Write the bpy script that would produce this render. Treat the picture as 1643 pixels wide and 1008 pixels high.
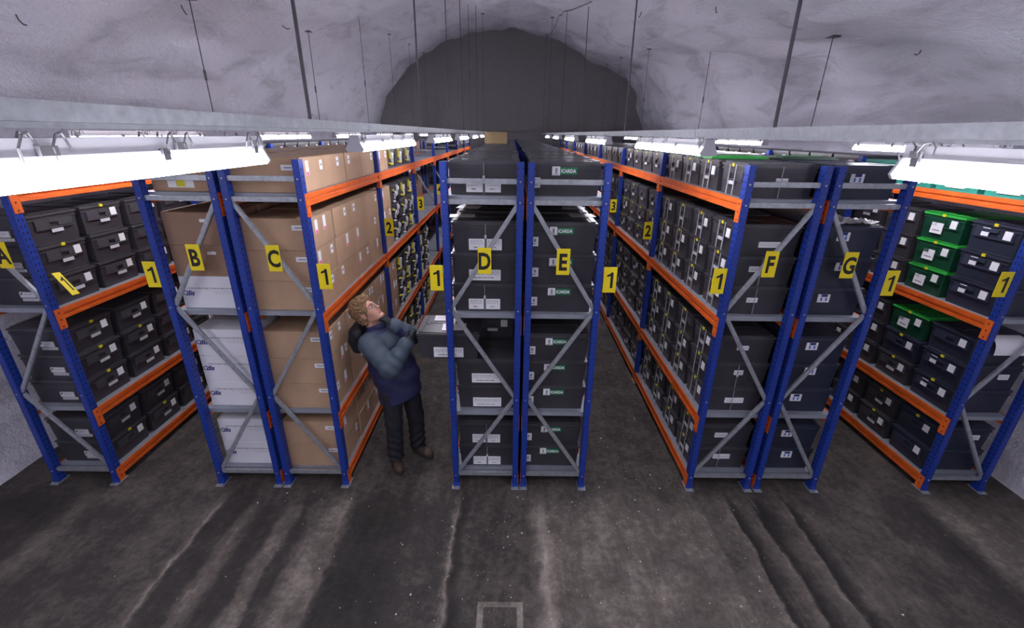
import bpy, math, random
import numpy as np
from mathutils import Vector, Matrix, noise

random.seed(7)
for o in list(bpy.data.objects):
    bpy.data.objects.remove(o)
S = bpy.context.scene
COL = S.collection

# ------------------------------------------------------------------ camera, world, exposure
F_PX, PITCH, YAW, ROLL = 722.55, 0.381099, 0.003831, -0.0130508
CAM = Vector((0.0, -3.4774, 3.1932))
cp, sp, cy, sy, cr, sr = math.cos(PITCH), math.sin(PITCH), math.cos(YAW), math.sin(YAW), math.cos(ROLL), math.sin(ROLL)
fwd = Vector((sy * cp, cy * cp, -sp))
right0 = Vector((cy, -sy, 0))
down0 = fwd.cross(right0)
right = cr * right0 + sr * down0
down = -sr * right0 + cr * down0
camd = bpy.data.cameras.new('camera')
camd.sensor_fit = 'HORIZONTAL'
camd.sensor_width = 36.0
camd.lens = F_PX / 1643 * 36.0
camd.clip_start = 0.05
camo = bpy.data.objects.new('camera', camd)
COL.objects.link(camo)
m = Matrix.Identity(4)
for i in range(3):
    m[i][0], m[i][1], m[i][2], m[i][3] = right[i], -down[i], -fwd[i], CAM[i]
camo.matrix_world = m
S.camera = camo
S.view_settings.view_transform = 'Standard'
S.view_settings.look = 'None'
S.view_settings.gamma = 1.0
S.view_settings.use_curve_mapping = False
S.view_settings.exposure = 0.0
LAMP_STRENGTH = 39.0
LAMP_COLOR = (0.93, 0.915, 1.0)
world = bpy.data.worlds.new('world')
S.world = world
world.use_nodes = True
world.node_tree.nodes['Background'].inputs[0].default_value = (0.02, 0.02, 0.025, 1)
world.node_tree.nodes['Background'].inputs[1].default_value = 1.0

# ------------------------------------------------------------------ materials
def srgb(r, g, b):
    f = lambda c: (c / 255 / 12.92) if c / 255 <= 0.04045 else ((c / 255 + 0.055) / 1.055) ** 2.4
    return (f(r), f(g), f(b), 1.0)


class NT:
    """tiny node helper"""
    def __init__(s, name):
        s.m = bpy.data.materials.new(name)
        s.m.use_nodes = True
        s.t = s.m.node_tree
        s.b = s.t.nodes['Principled BSDF']

    def n(s, typ, **kw):
        nd = s.t.nodes.new(typ)
        for k, v in kw.items():
            setattr(nd, k, v)
        return nd

    def l(s, a, b):
        s.t.links.new(a, b)

    def coord(s, which='Object', scale=(1, 1, 1), loc=(0, 0, 0)):
        tc = s.n('ShaderNodeTexCoord')
        mp = s.n('ShaderNodeMapping')
        mp.inputs['Scale'].default_value = scale
        mp.inputs['Location'].default_value = loc
        s.l(tc.outputs[which], mp.inputs[0])
        return mp.outputs[0]

    def noise(s, vec, scale, detail=4, rough=0.55, dist=0.0):
        nd = s.n('ShaderNodeTexNoise')
        nd.inputs['Scale'].default_value = scale
        nd.inputs['Detail'].default_value = detail
        nd.inputs['Roughness'].default_value = rough
        nd.inputs['Distortion'].default_value = dist
        s.l(vec, nd.inputs['Vector'])
        return nd.outputs['Fac']

    def ramp(s, fac, stops, interp='LINEAR'):
        nd = s.n('ShaderNodeValToRGB')
        cr_ = nd.color_ramp
        cr_.interpolation = interp
        while len(cr_.elements) < len(stops):
            cr_.elements.new(0.5)
        for e, (p, c) in zip(cr_.elements, stops):
            e.position = p
            e.color = c if len(c) == 4 else (*c, 1)
        s.l(fac, nd.inputs[0])
        return nd.outputs[0]

    def mix(s, fac, a, b, blend='MIX'):
        nd = s.n('ShaderNodeMix', data_type='RGBA', blend_type=blend)
        for sock, v in ((nd.inputs[0], fac), (nd.inputs[6], a), (nd.inputs[7], b)):
            if hasattr(v, 'links'):
                s.l(v, sock)
            else:
                sock.default_value = v
        return nd.outputs[2]

    def math(s, op, a, b=0.0, c=0.0, clamp=False):
        nd = s.n('ShaderNodeMath', operation=op)
        nd.use_clamp = clamp
        for sock, v in zip(nd.inputs, (a, b, c)):
            if hasattr(v, 'links'):
                s.l(v, sock)
            else:
                sock.default_value = v
        return nd.outputs[0]

    def bump(s, h, strength=0.3, dist=0.01):
        nd = s.n('ShaderNodeBump')
        nd.inputs['Strength'].default_value = strength
        nd.inputs['Distance'].default_value = dist
        s.l(h, nd.inputs['Height'])
        s.l(nd.outputs[0], s.b.inputs['Normal'])


def simple(name, col, rough=0.5, metal=0.0, var=0.12, scale=9.0, bump=0.0, spec=0.5):
    t = NT(name)
    v = t.coord()
    n = t.noise(v, scale, 5)
    lo = tuple(c * (1 - var) for c in col[:3]) + (1,)
    hi = tuple(min(1, c * (1 + var)) for c in col[:3]) + (1,)
    t.l(t.ramp(n, [(0.3, lo), (0.7, hi)]), t.b.inputs['Base Color'])
    t.b.inputs['Roughness'].default_value = rough
    t.b.inputs['Metallic'].default_value = metal
    t.b.inputs['Specular IOR Level'].default_value = spec
    if bump:
        t.bump(t.noise(v, scale * 12, 3), bump, 0.004)
    return t.m


M = {}
M['blue'] = simple('blue_powder_coat', (0.008, 0.034, 0.255, 1), 0.42, var=0.15)
M['orange'] = simple('orange_powder_coat', (0.64, 0.115, 0.016, 1), 0.42, var=0.15)
M['dark'] = simple('painted_hole_shade', (0.004, 0.005, 0.015, 1), 0.8)  # flat dark quads stand in for the shade inside slots and holes
M['galv'] = simple('galvanised_steel', (0.36, 0.38, 0.42, 1), 0.42, 0.55, var=0.18, scale=30)
M['deck'] = simple('grey_steel_decking', (0.26, 0.28, 0.33, 1), 0.5, 0.2, var=0.12, scale=6)
M['yellow'] = simple('yellow_sign_plastic', (0.75, 0.60, 0.006, 1), 0.5, var=0.04)
M['black'] = simple('black_print', (0.006, 0.006, 0.006, 1), 0.6, var=0.0)
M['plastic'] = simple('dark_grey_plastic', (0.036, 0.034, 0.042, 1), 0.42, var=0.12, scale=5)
M['lidp'] = simple('lid_plastic_painted_sheen', (0.054, 0.053, 0.063, 1), 0.32, var=0.15, scale=7)  # shine on the lids painted in as a lighter plastic colour
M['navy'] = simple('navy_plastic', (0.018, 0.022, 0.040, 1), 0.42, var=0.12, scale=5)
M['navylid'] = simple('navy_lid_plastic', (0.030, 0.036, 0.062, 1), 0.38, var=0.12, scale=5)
M['green'] = simple('dark_green_plastic', (0.004, 0.046, 0.024, 1), 0.4, var=0.12)
M['greenlid'] = simple('bright_green_lid_plastic', (0.03, 0.36, 0.055, 1), 0.4, var=0.1)
M['teal'] = simple('teal_plastic', (0.03, 0.26, 0.20, 1), 0.4, var=0.1)
M['white'] = simple('white_paper', (0.74, 0.74, 0.78, 1), 0.6, var=0.03)
M['paper2'] = simple('grey_paper', (0.50, 0.50, 0.55, 1), 0.6, var=0.05)
M['ink'] = simple('grey_ink', (0.25, 0.25, 0.29, 1), 0.7, var=0.1)
M['blueink'] = simple('blue_ink', (0.02, 0.03, 0.16, 1), 0.7, var=0.1)
M['midblue'] = simple('mid_blue_ink', (0.03, 0.12, 0.50, 1), 0.7, var=0.1)
M['greenink'] = simple('green_print', (0.01, 0.16, 0.07, 1), 0.6, var=0.1)
M['pink'] = simple('pink_print', (0.75, 0.12, 0.28, 1), 0.6, var=0.1)
M['seal'] = simple('yellow_seal', (0.65, 0.58, 0.02, 1), 0.5, var=0.1)
M['clear'] = simple('clear_strap', (0.34, 0.34, 0.38, 1), 0.3, var=0.1)
M['steel'] = simple('dull_steel_rod', (0.10, 0.10, 0.115, 1), 0.5, 0.5, var=0.25, scale=20)
M['wirec'] = simple('grey_wire', (0.22, 0.22, 0.24, 1), 0.5, 0.2, var=0.1)
M['housing'] = simple('white_lamp_housing', (0.66, 0.66, 0.72, 1), 0.4, var=0.03)
M['whitebox'] = simple('white_carton', (0.66, 0.66, 0.72, 1), 0.65, var=0.03, scale=4)


def cardboard(name, col):
    t = NT(name)
    v = t.coord(scale=(1, 1, 1))
    a = t.noise(v, 3.0, 5)
    c1 = t.ramp(a, [(0.3, tuple(x * 0.86 for x in col)), (0.7, tuple(x * 1.1 for x in col))])
    w = t.coord(scale=(60, 60, 2))
    t.l(c1, t.b.inputs['Base Color'])
    t.b.inputs['Roughness'].default_value = 0.75
    t.b.inputs['Specular IOR Level'].default_value = 0.25
    t.bump(t.noise(w, 3, 2), 0.15, 0.002)
    return t.m


M['card'] = cardboard('tan_cardboard', (0.40, 0.262, 0.172))
M['card2'] = cardboard('brown_cardboard', (0.29, 0.178, 0.125))
M['tape'] = simple('packing_tape', (0.34, 0.22, 0.12, 1), 0.3, var=0.05)

em = NT('lit_diffuser')
em.b.inputs['Base Color'].default_value = (0.9, 0.9, 0.95, 1)
em.b.inputs['Emission Color'].default_value = (*LAMP_COLOR, 1)
em.b.inputs['Emission Strength'].default_value = LAMP_STRENGTH
M['diffuser'] = em.m


def rock(name, light, dark, amount):
    t = NT(name)
    v = t.coord()
    a = t.noise(v, 0.55, 6, 0.6, 0.3)
    b = t.noise(t.coord(scale=(1, 0.45, 1.6)), 1.7, 6, 0.65, 0.6)
    f = t.math('MULTIPLY', t.ramp(b, [(0.50, (0, 0, 0)), (0.74, (1, 1, 1))]), amount)
    c = t.mix(t.ramp(a, [(0.3, (0, 0, 0)), (0.7, (1, 1, 1))]), tuple(x * 0.92 for x in light[:3]) + (1,), light)
    c = t.mix(f, c, dark)
    sp_ = t.noise(v, 9, 3, 0.6)
    c = t.mix(t.math('MULTIPLY', t.ramp(sp_, [(0.68, (0, 0, 0)), (0.76, (1, 1, 1))]), amount * 0.6), c, dark)
    t.l(c, t.b.inputs['Base Color'])
    t.b.inputs['Roughness'].default_value = 0.85
    t.b.inputs['Specular IOR Level'].default_value = 0.2
    h = t.math('ADD', t.noise(v, 14, 6, 0.65), t.math('MULTIPLY', t.noise(v, 45, 3, 0.6), 0.35))
    t.bump(h, 0.7, 0.055)
    return t.m


M['rock'] = rock('whitewashed_sprayed_rock', (0.61, 0.595, 0.69, 1), (0.22, 0.21, 0.25, 1), 0.6)
M['rockgrey'] = rock('bare_grey_sprayed_rock', (0.30, 0.285, 0.30, 1), (0.22, 0.21, 0.225, 1), 0.4)


def floor_mat():
    t = NT('worn_concrete_floor')
    tc = t.n('ShaderNodeTexCoord')
    sx = t.n('ShaderNodeSeparateXYZ')
    t.l(tc.outputs['Object'], sx.inputs[0])
    X, Y = sx.outputs[0], sx.outputs[1]
    base = tc.outputs['Object']
    warp = t.noise(t.coord(scale=(1.2, 0.8, 1)), 1.6, 4, 0.55)
    warp2 = t.noise(t.coord(scale=(6, 3, 1)), 2.0, 3, 0.6)
    xw = t.math('ADD', X, t.math('MULTIPLY', t.math('SUBTRACT', warp, 0.5), 0.22))
    xw = t.math('ADD', xw, t.math('MULTIPLY', t.math('SUBTRACT', warp2, 0.5), 0.09))
    # worn bands run along the aisles: brightness as a function of x
    bands = [(-4.9, .22), (-4.10, .28), (-3.90, .60), (-3.70, .34), (-2.72, .44), (-2.66, .76), (-2.62, .26), (-2.42, .30),
             (-2.34, .62), (-2.19, .30), (-2.06, .34), (-2.0, .66), (-1.88, .62), (-1.84, .24), (-1.64, .66), (-1.44, .62), (-1.40, .16),
             (-0.52, .38), (-0.47, .78), (-0.43, .14), (-0.36, .40), (0.18, .46), (0.30, .84), (0.38, .58), (0.9, .62), (3.5, .41),
             (3.78, .22), (3.96, .60), (5.3, .56)]
    u = t.math('DIVIDE', t.math('ADD', xw, 5.5), 11.0)
    band = t.ramp(u, [((x + 5.5) / 11.0, (v, v, v)) for x, v in bands])
    ruts = [(1.80, .46), (2.04, .62), (2.07, .08), (2.13, .36), (2.27, .62), (2.30, .10), (2.38, .38), (2.55, .60), (2.58, .06), (2.64, .34), (2.72, .50)]
    rut = t.ramp(t.math('DIVIDE', t.math('SUBTRACT', xw, 1.7), 1.2), [((x - 1.7) / 1.2, (v, v, v)) for x, v in ruts])
    inr = t.math('MULTIPLY', t.math('GREATER_THAN', X, 1.78), t.math('LESS_THAN', X, 2.74))
    band = t.mix(inr, band, rut)
    # bands end near the rack fronts and are patchy
    front = t.math('SUBTRACT', 1.0, t.math('DIVIDE', t.math('ADD', t.math('ADD', Y, 0.25), t.math('MULTIPLY', warp, 0.25)), 0.3), clamp=True)
    patch = t.ramp(t.noise(t.coord(scale=(2.2, 0.7, 1)), 1.8, 5, 0.6), [(0.30, (0.55, 0.55, 0.55)), (0.55, (1, 1, 1))])
    k = t.math('MULTIPLY', front, t.math('MAXIMUM', patch, inr))
    fac = t.mix(k, (0.42, 0.42, 0.42, 1), band)
    fine = t.noise(base, 3.2, 7, 0.68)
    streak = t.noise(t.coord(scale=(5, 0.5, 1)), 2.6, 5, 0.62)
    f = t.math('ADD', fac, t.math('MULTIPLY', t.math('SUBTRACT', fine, 0.5), 0.62))
    mott = t.noise(base, 17, 6, 0.75)
    f = t.math('ADD', f, t.math('MULTIPLY', t.math('SUBTRACT', mott, 0.5), 0.55))
    f = t.math('ADD', f, t.math('MULTIPLY', t.math('SUBTRACT', streak, 0.5), 0.22))
    # a chalky rectangle mark in front of rack D
    ax = t.math('ABSOLUTE', t.math('SUBTRACT', X, -0.05))
    inner = t.math('MULTIPLY', t.math('LESS_THAN', ax, 0.12), t.math('LESS_THAN', Y, -1.235))
    outer = t.math('MULTIPLY', t.math('LESS_THAN', ax, 0.165), t.math('LESS_THAN', Y, -1.195))
    edge = t.math('MULTIPLY', t.math('SUBTRACT', outer, inner), t.math('MULTIPLY', fine, 0.5))
    f = t.math('ADD', f, edge)
    col = t.ramp(f, [(0.10, (0.016, 0.0142, 0.0142)), (0.36, (0.040, 0.0345, 0.0325)), (0.58, (0.108, 0.091, 0.080)), (0.80, (0.25, 0.214, 0.19)), (1.0, (0.38, 0.335, 0.305))])
    gr = t.noise(base, 75, 4, 0.7)
    col = t.mix(t.ramp(gr, [(0.64, (0, 0, 0)), (0.74, (1, 1, 1))]), col, t.mix(0.5, col, (0.34, 0.31, 0.29, 1)))
    t.l(col, t.b.inputs['Base Color'])
    t.b.inputs['Roughness'].default_value = 0.7
    t.b.inputs['Specular IOR Level'].default_value = 0.3
    h = t.math('ADD', t.math('MULTIPLY', f, 0.6), t.math('MULTIPLY', gr, 0.25))
    t.bump(h, 0.5, 0.02)
    return t.m


M['floor'] = floor_mat()
M['pebble'] = simple('chalky_stone', (0.50, 0.47, 0.45, 1), 0.8, var=0.3)

# ------------------------------------------------------------------ mesh helpers
class MB:
    def __init__(s):
        s.v, s.f, s.mi, s.mats = [], [], [], []

    def mat(s, m_):
        if m_ not in s.mats:
            s.mats.append(m_)
        return s.mats.index(m_)

    def hexa(s, c8, m_):
        b = len(s.v)
        s.v += [tuple(c) for c in c8]
        k = s.mat(m_)
        for q in ((0, 3, 2, 1), (4, 5, 6, 7), (0, 1, 5, 4), (1, 2, 6, 5), (2, 3, 7, 6), (3, 0, 4, 7)):
            s.f.append(tuple(b + i for i in q))
            s.mi.append(k)

    def box(s, x0, x1, y0, y1, z0, z1, m_, tx=0.0, ty=0.0):
        """tx, ty pull the BOTTOM in"""
        s.hexa([(x0 + tx, y0 + ty, z0), (x1 - tx, y0 + ty, z0), (x1 - tx, y1 - ty, z0), (x0 + tx, y1 - ty, z0),
                (x0, y0, z1), (x1, y0, z1), (x1, y1, z1), (x0, y1, z1)], m_)

    def bar(s, p, q, w, h, m_, up=(0, 1, 0)):
        p, q = Vector(p), Vector(q)
        d = (q - p).normalized()
        u = Vector(up)
        a = d.cross(u).normalized() * w / 2
        b = u * h / 2
        s.hexa([p - a - b, p + a - b, p + a + b, p - a + b, q - a - b, q + a - b, q + a + b, q - a + b], m_)

    def tube(s, pts, r, m_, n=6, cap=True):
        pts = [Vector(p) for p in pts]
        rs = r if isinstance(r, (list, tuple)) else [r] * len(pts)
        k = s.mat(m_)
        b = len(s.v)
        prev = None
        for i, p in enumerate(pts):
            d = (pts[min(i + 1, len(pts) - 1)] - pts[max(i - 1, 0)]).normalized()
            if prev is None:
                ref = Vector((0, 0, 1)) if abs(d.z) < 0.9 else Vector((1, 0, 0))
            else:
                ref = prev
            a = d.cross(ref)
            if a.length < 1e-6:
                a = d.cross(Vector((0, 1, 0)))
            a.normalize()
            c = a.cross(d).normalized()
            prev = c
            for j in range(n):
                t_ = 2 * math.pi * j / n
                s.v.append(tuple(p + (a * math.cos(t_) + c * math.sin(t_)) * rs[i]))
        for i in range(len(pts) - 1):
            for j in range(n):
                j2 = (j + 1) % n
                s.f.append((b + i * n + j, b + i * n + j2, b + (i + 1) * n + j2, b + (i + 1) * n + j))
                s.mi.append(k)
        if cap:
            s.f.append(tuple(b + j for j in range(n))[::-1])
            s.mi.append(k)
            e = b + (len(pts) - 1) * n
            s.f.append(tuple(e + j for j in range(n)))
            s.mi.append(k)

    def quad(s, pts, m_):
        b = len(s.v)
        s.v += [tuple(p) for p in pts]
        s.f.append(tuple(range(b, b + len(pts))))
        s.mi.append(s.mat(m_))

    def mesh(s, name, bevel=0.0, smooth=False):
        me = bpy.data.meshes.new(name)
        me.from_pydata(s.v, [], s.f)
        for m_ in s.mats:
            me.materials.append(M[m_] if isinstance(m_, str) else m_)
        me.polygons.foreach_set('material_index', s.mi)
        if smooth:
            me.polygons.foreach_set('use_smooth', [True] * len(me.polygons))
        if bevel:
            import bmesh
            bm = bmesh.new()
            bm.from_mesh(me)
            bmesh.ops.bevel(bm, geom=list(bm.edges), offset=bevel, segments=1, affect='EDGES', clamp_overlap=True)
            bm.to_mesh(me)
            bm.free()
        me.update()
        return me


def obj(name, me, parent=None, loc=(0, 0, 0), rz=0.0, kind=None, label=None):
    o = bpy.data.objects.new(name, me)
    COL.objects.link(o)
    o.location = loc
    o.rotation_euler = (0, 0, rz)
    if parent is not None:
        o.parent = parent
    if kind:
        o['kind'] = kind
    if label:
        o['label'] = label
    return o


def tag(o, label, cat, group=None, kind=None):
    o['label'] = label
    o['category'] = cat
    if group:
        o['group'] = group
    if kind:
        o['kind'] = kind
    return o


def thing(name, label, cat, loc=(0, 0, 0), rz=0.0, group=None):
    o = obj(name, None, None, loc, rz)
    o.empty_display_size = 0.1
    return tag(o, label, cat, group)


def one_mesh(h, mat):
    w = h
    o = [(.10, -.5), (.26, -.5), (.26, .5), (.13, .5), (.05, .40), (-.12, .33), (-.12, .20), (.10, .27)]
    b_ = MB()
    b_.quad([((x - .07) * w, 0, z * h) for x, z in o], mat)
    return b_.mesh('sign_letter')


_tc = {}
def text_mesh(txt, size, mat, bold=0.0, key='upright', sx=1.0):
    """flat lettering in the XZ plane facing -y, centred on the origin"""
    k = (txt, size, mat, bold, key, sx)
    if k in _tc:
        return _tc[k]
    cu = bpy.data.curves.new('lettering', 'FONT')
    cu.body = txt
    cu.size = size
    cu.align_x = 'CENTER'
    cu.align_y = 'CENTER'
    cu.offset = bold
    cu.resolution_u = 3
    if key == 'italic':
        cu.shear = 0.25
    to = bpy.data.objects.new('lettering', cu)
    COL.objects.link(to)
    dg = bpy.context.evaluated_depsgraph_get()
    dg.update()
    me = bpy.data.meshes.new_from_object(to.evaluated_get(dg))
    bpy.data.objects.remove(to)
    xs = [v.co.x for v in me.vertices]
    ys = [v.co.y for v in me.vertices]
    cx, cyy = (min(xs) + max(xs)) / 2, (min(ys) + max(ys)) / 2
    for v in me.vertices:
        v.co = Vector(((v.co.x - cx) * sx, 0.0, v.co.y - cyy))
    me.materials.clear()
    me.materials.append(M[mat])
    me.polygons.foreach_set('material_index', [0] * len(me.polygons))
    me.update()
    _tc[k] = me
    return me


# ------------------------------------------------------------------ the cavern
Y0, Y1 = -13.0, 16.5
PROF = [(-4.86, 0), (-5.0, .35), (-5.15, .9), (-5.28, 1.6), (-5.38, 2.4), (-5.42, 3.2), (-5.30, 3.75), (-4.95, 4.6), (-4.24, 5.55), (-3.5, 6.0), (-2.86, 6.27), (-2.25, 6.55),
        (-1.53, 6.8), (-0.2, 6.92), (1.09, 6.88), (1.7, 6.62), (2.44, 6.2), (2.95, 5.88), (3.7, 5.62), (4.33, 5.38), (4.93, 4.5), (5.22, 3.6), (5.28, 3.2), (5.27, 2.4),
        (5.2, 1.6), (5.1, .9), (5.0, .35), (4.93, 0)]
SY = [(-20, .42), (2, .42), (5, .52), (8, .80), (11, .86), (16.5, 1.0)]


def lerp_tab(tab, x):
    for (a, va), (b, vb) in zip(tab, tab[1:]):
        if x <= b:
            t_ = max(0, (x - a) / (b - a))
            return va + (vb - va) * t_
    return tab[-1][1]


def resample(prof, step):
    out = []
    for (a, b) in zip(prof, prof[1:]):
        n = max(1, int(round(math.dist(a, b) / step)))
        for i in range(n):
            t_ = i / n
            out.append((a[0] + (b[0] - a[0]) * t_, a[1] + (b[1] - a[1]) * t_))
    out.append(prof[-1])
    for _ in range(3):
        out = [out[0]] + [((out[i - 1][0] + 2 * out[i][0] + out[i + 1][0]) / 4, (out[i - 1][1] + 2 * out[i][1] + out[i + 1][1]) / 4) for i in range(1, len(out) - 1)] + [out[-1]]
    return out


PR = resample(PROF, 0.13)
CX, CZ = 0.0, 2.0


def shell_point(i, y):
    x, z = PR[i]
    if z > 3.2:
        z = 3.2 + (z - 3.2) * lerp_tab(SY, y)
    d = Vector((CX - x, 0, CZ - z)).normalized()
    p = Vector((x, y, z))
    n1 = noise.fractal(Vector((x * .45, y * .45, z * .45)), 1.0, 2.0, 3) * 0.26
    n2 = noise.fractal(Vector((x * 1.7 + 9, y * 1.7, z * 1.7)), 0.9, 2.0, 4) * 0.065
    rough = 1.0 if z > 1.2 else 1.5
    a = (n1 + n2) * rough * (0.75 if abs(y) < 1.5 and z < 1.0 else 1.0)
    if z <= 0.0:
        a *= 0.4
        d = Vector((d.x, 0, 0)).normalized()
    return p + d * a


ny = int((Y1 - Y0) / 0.13)
ys = [Y0 + (Y1 - Y0) * j / ny for j in range(ny + 1)]
GRID = [[shell_point(i, y) for i in range(len(PR))] for y in ys]


def ceil_z(x, y):
    j = min(ny, max(0, int(round((y - Y0) / (Y1 - Y0) * ny))))
    best = 3.3
    row = GRID[j]
    for a, b in zip(row, row[1:]):
        if a.x <= x <= b.x and a.z > 3.2:
            t_ = (x - a.x) / max(1e-6, b.x - a.x)
            best = max(best, a.z + (b.z - a.z) * t_)
    return best


def shell_piece(name, i0, i1):
    v, f = [], []
    w = i1 - i0 + 1
    for row in GRID:
        v += [tuple(p) for p in row[i0:i1 + 1]]
    for j in range(ny):
        for i in range(w - 1):
            a = j * w + i
            f.append((a, a + w, a + w + 1, a + 1))
    me = bpy.data.meshes.new(name)
    me.from_pydata(v, [], f)
    me.materials.append(M['rock'])
    me.polygons.foreach_set('use_smooth', [True] * len(f))
    return obj(name, me, kind='structure')


iL = max(i for i in range(len(PR) // 2) if PR[i][1] < 3.4)
iR = min(i for i in range(len(PR) // 2, len(PR)) if PR[i][1] < 3.4)
shell_piece('wall_left', 0, iL)
shell_piece('ceiling', iL, iR)
shell_piece('wall_right', iR, len(PR) - 1)


def end_wall(name, row, sgn):
    n = 26
    bot = [Vector((row[0].x + (row[-1].x - row[0].x) * i / (len(row) - 1), row[0].y, 0)) for i in range(len(row))]
    v, f = [], []
    for k in range(n + 1):
        for a, b in zip(bot, row):
            p = a.lerp(b, k / n)
            if 0 < k < n:
                p.y += noise.fractal(p * 0.6, 1.0, 2.0, 3) * 0.14 * math.sin(math.pi * k / n)
            v.append(tuple(p))
    w = len(row)
    for k in range(n):
        for i in range(w - 1):
            a = k * w + i
            f.append((a, a + 1, a + w + 1, a + w))
    me = bpy.data.meshes.new(name)
    me.from_pydata(v, [], f)
    me.materials.append(M['rockgrey' if sgn > 0 else 'rock'])
    me.polygons.foreach_set('use_smooth', [True] * len(f))
    obj(name, me, kind='structure')


end_wall('wall_back', GRID[-1], 1)
end_wall('wall_front', GRID[0], -1)
mb = MB()
mb.quad([(-5.6, Y0 - .1, 0), (5.6, Y0 - .1, 0), (5.6, Y1 + .1, 0), (-5.6, Y1 + .1, 0)], 'floor')
obj('floor', mb.mesh('floor'), kind='structure')

# ------------------------------------------------------------------ storage racks
BAY, NBAY, HP = 2.03, 7, 3.0
LEV = [0.15, 0.815, 1.785, 2.75]
RX = {'A': (-4.374, -3.799), 'B': (-2.782, -2.224), 'C': (-2.134, -1.578), 'D': (-0.506, 0.063), 'E': (0.143, 0.707), 'F': (1.758, 2.319), 'G': (2.417, 2.962), 'H': (4.053, 4.605)}
AISLE = {'A': 1, 'B': -1, 'C': 1, 'D': -1, 'E': 1, 'F': -1, 'G': 1, 'H': -1}
PW, PD = 0.052, 0.07


def post_mesh():
    b = MB()
    b.box(-PW / 2, PW / 2, -PD / 2, PD / 2, 0.008, HP, 'blue')
    z = 0.08
    while z < HP - 0.05:
        for sx in (-1, 1):
            x = sx * (PW / 2 + 0.0006)
            for yy, dz in ((-0.017, 0.0), (0.014, 0.0)):
                c = [(x, yy - 0.005, z + dz - 0.012), (x, yy + 0.005, z + dz - 0.007), (x, yy + 0.005, z + dz + 0.009), (x, yy - 0.005, z + dz + 0.009)]
                b.quad(c if sx > 0 else c[::-1], 'dark')
        y = -PD / 2 - 0.0006
        for xx in (-0.019, 0.019):
            b.quad([(xx - .003, y, z + .02), (xx + .003, y, z + .02), (xx + .003, y, z + .03), (xx - .003, y, z + .03)], 'dark')
        z += 0.05
    return b.mesh('upright_post')


POST = post_mesh()
b = MB()
b.box(-.037, .037, -.075, .065, 0.0, .008, 'galv')
b.box(-.030, .030, -.04, .04, .008, .05, 'blue')
for sx in (-1, 1):
    b.tube([(sx * .020, -.058, .008), (sx * .020, -.058, .02)], .007, 'galv', 6)
BASE = b.mesh('base_plate')


def beam_mesh(sgn):
    """runs along +y from 0 to BAY; outer face looks to sgn*x"""
    b = MB()
    y0, y1 = PD / 2 + .002, BAY - PD / 2 - .002
    o = PW / 2
    def bx(xa, xb, ya, yb, za, zb, m_):
        xa, xb = sorted((sgn * xa, sgn * xb))
        b.box(xa, xb, ya, yb, za, zb, m_)
    bx(o - .040, o - .012, y0, y1, -.088, -.004, 'orange')
    bx(o - .012, o + .002, y0, y1, -.036, .002, 'orange')
    bx(o - .012, o + .006, y0, y1, -.088, -.062, 'orange')
    for ya, yb in ((-PD / 2 + .012, y0 + .004), (y1 - .004, BAY + PD / 2 - .012)):
        bx(o + .001, o + .005, ya, yb, -.170, .004, 'orange')
        ym = ya if ya > 1 else yb
        bx(o - .03, o + .005, ym - .004 if ya > 1 else ym - .001, ym + .001 if ya > 1 else ym + .004, -.170, .004, 'orange')
        for zz in (-.03, -.09, -.15):
            x = sgn * (o + .0055)
            yc = (ya + yb) / 2
            q = [(x, yc - .006, zz - .007), (x, yc + .006, zz - .007), (x, yc + .006, zz + .007), (x, yc - .006, zz + .007)]
            b.quad(q if sgn > 0 else q[::-1], 'dark')
    return b.mesh('shelf_beam')


BEAM = {1: beam_mesh(1), -1: beam_mesh(-1)}


def deck_mesh(w):
    b = MB()
    y0, y1 = 0.038, BAY - 0.038
    x0, x1 = -w / 2 - .012, w / 2 + .012
    xl_, xr_ = -w / 2 + .025, w / 2 - .025
    n = 4
    for i in range(n):
        a = y0 + (y1 - y0) * i / n + .0015
        c = y0 + (y1 - y0) * (i + 1) / n - .0015
        b.box(x0, x1, a, c, -.003, 0, 'deck')
        b.box(xl_, xr_, a, a + .003, -.040, -.003, 'deck')
        b.box(xl_, xr_, c - .003, c, -.040, -.003, 'deck')
    return b.mesh('shelf_panel')


def sign(parent, txt, x, y, z, rz=0.0, w=.105, h=.212):
    b = MB()
    b.box(-w / 2, w / 2, -.002, .002, -h / 2, h / 2, 'yellow')
    s_ = obj('marker_sign', b.mesh('marker_sign'), parent, (x, y, z), rz, label=f'yellow plate marked {txt}')
    obj('sign_letter', one_mesh(.132, 'black') if txt == '1' else text_mesh(txt, .186, 'black', .006, sx=.74), s_, (0, -.0028, -.002))
    return s_


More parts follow.
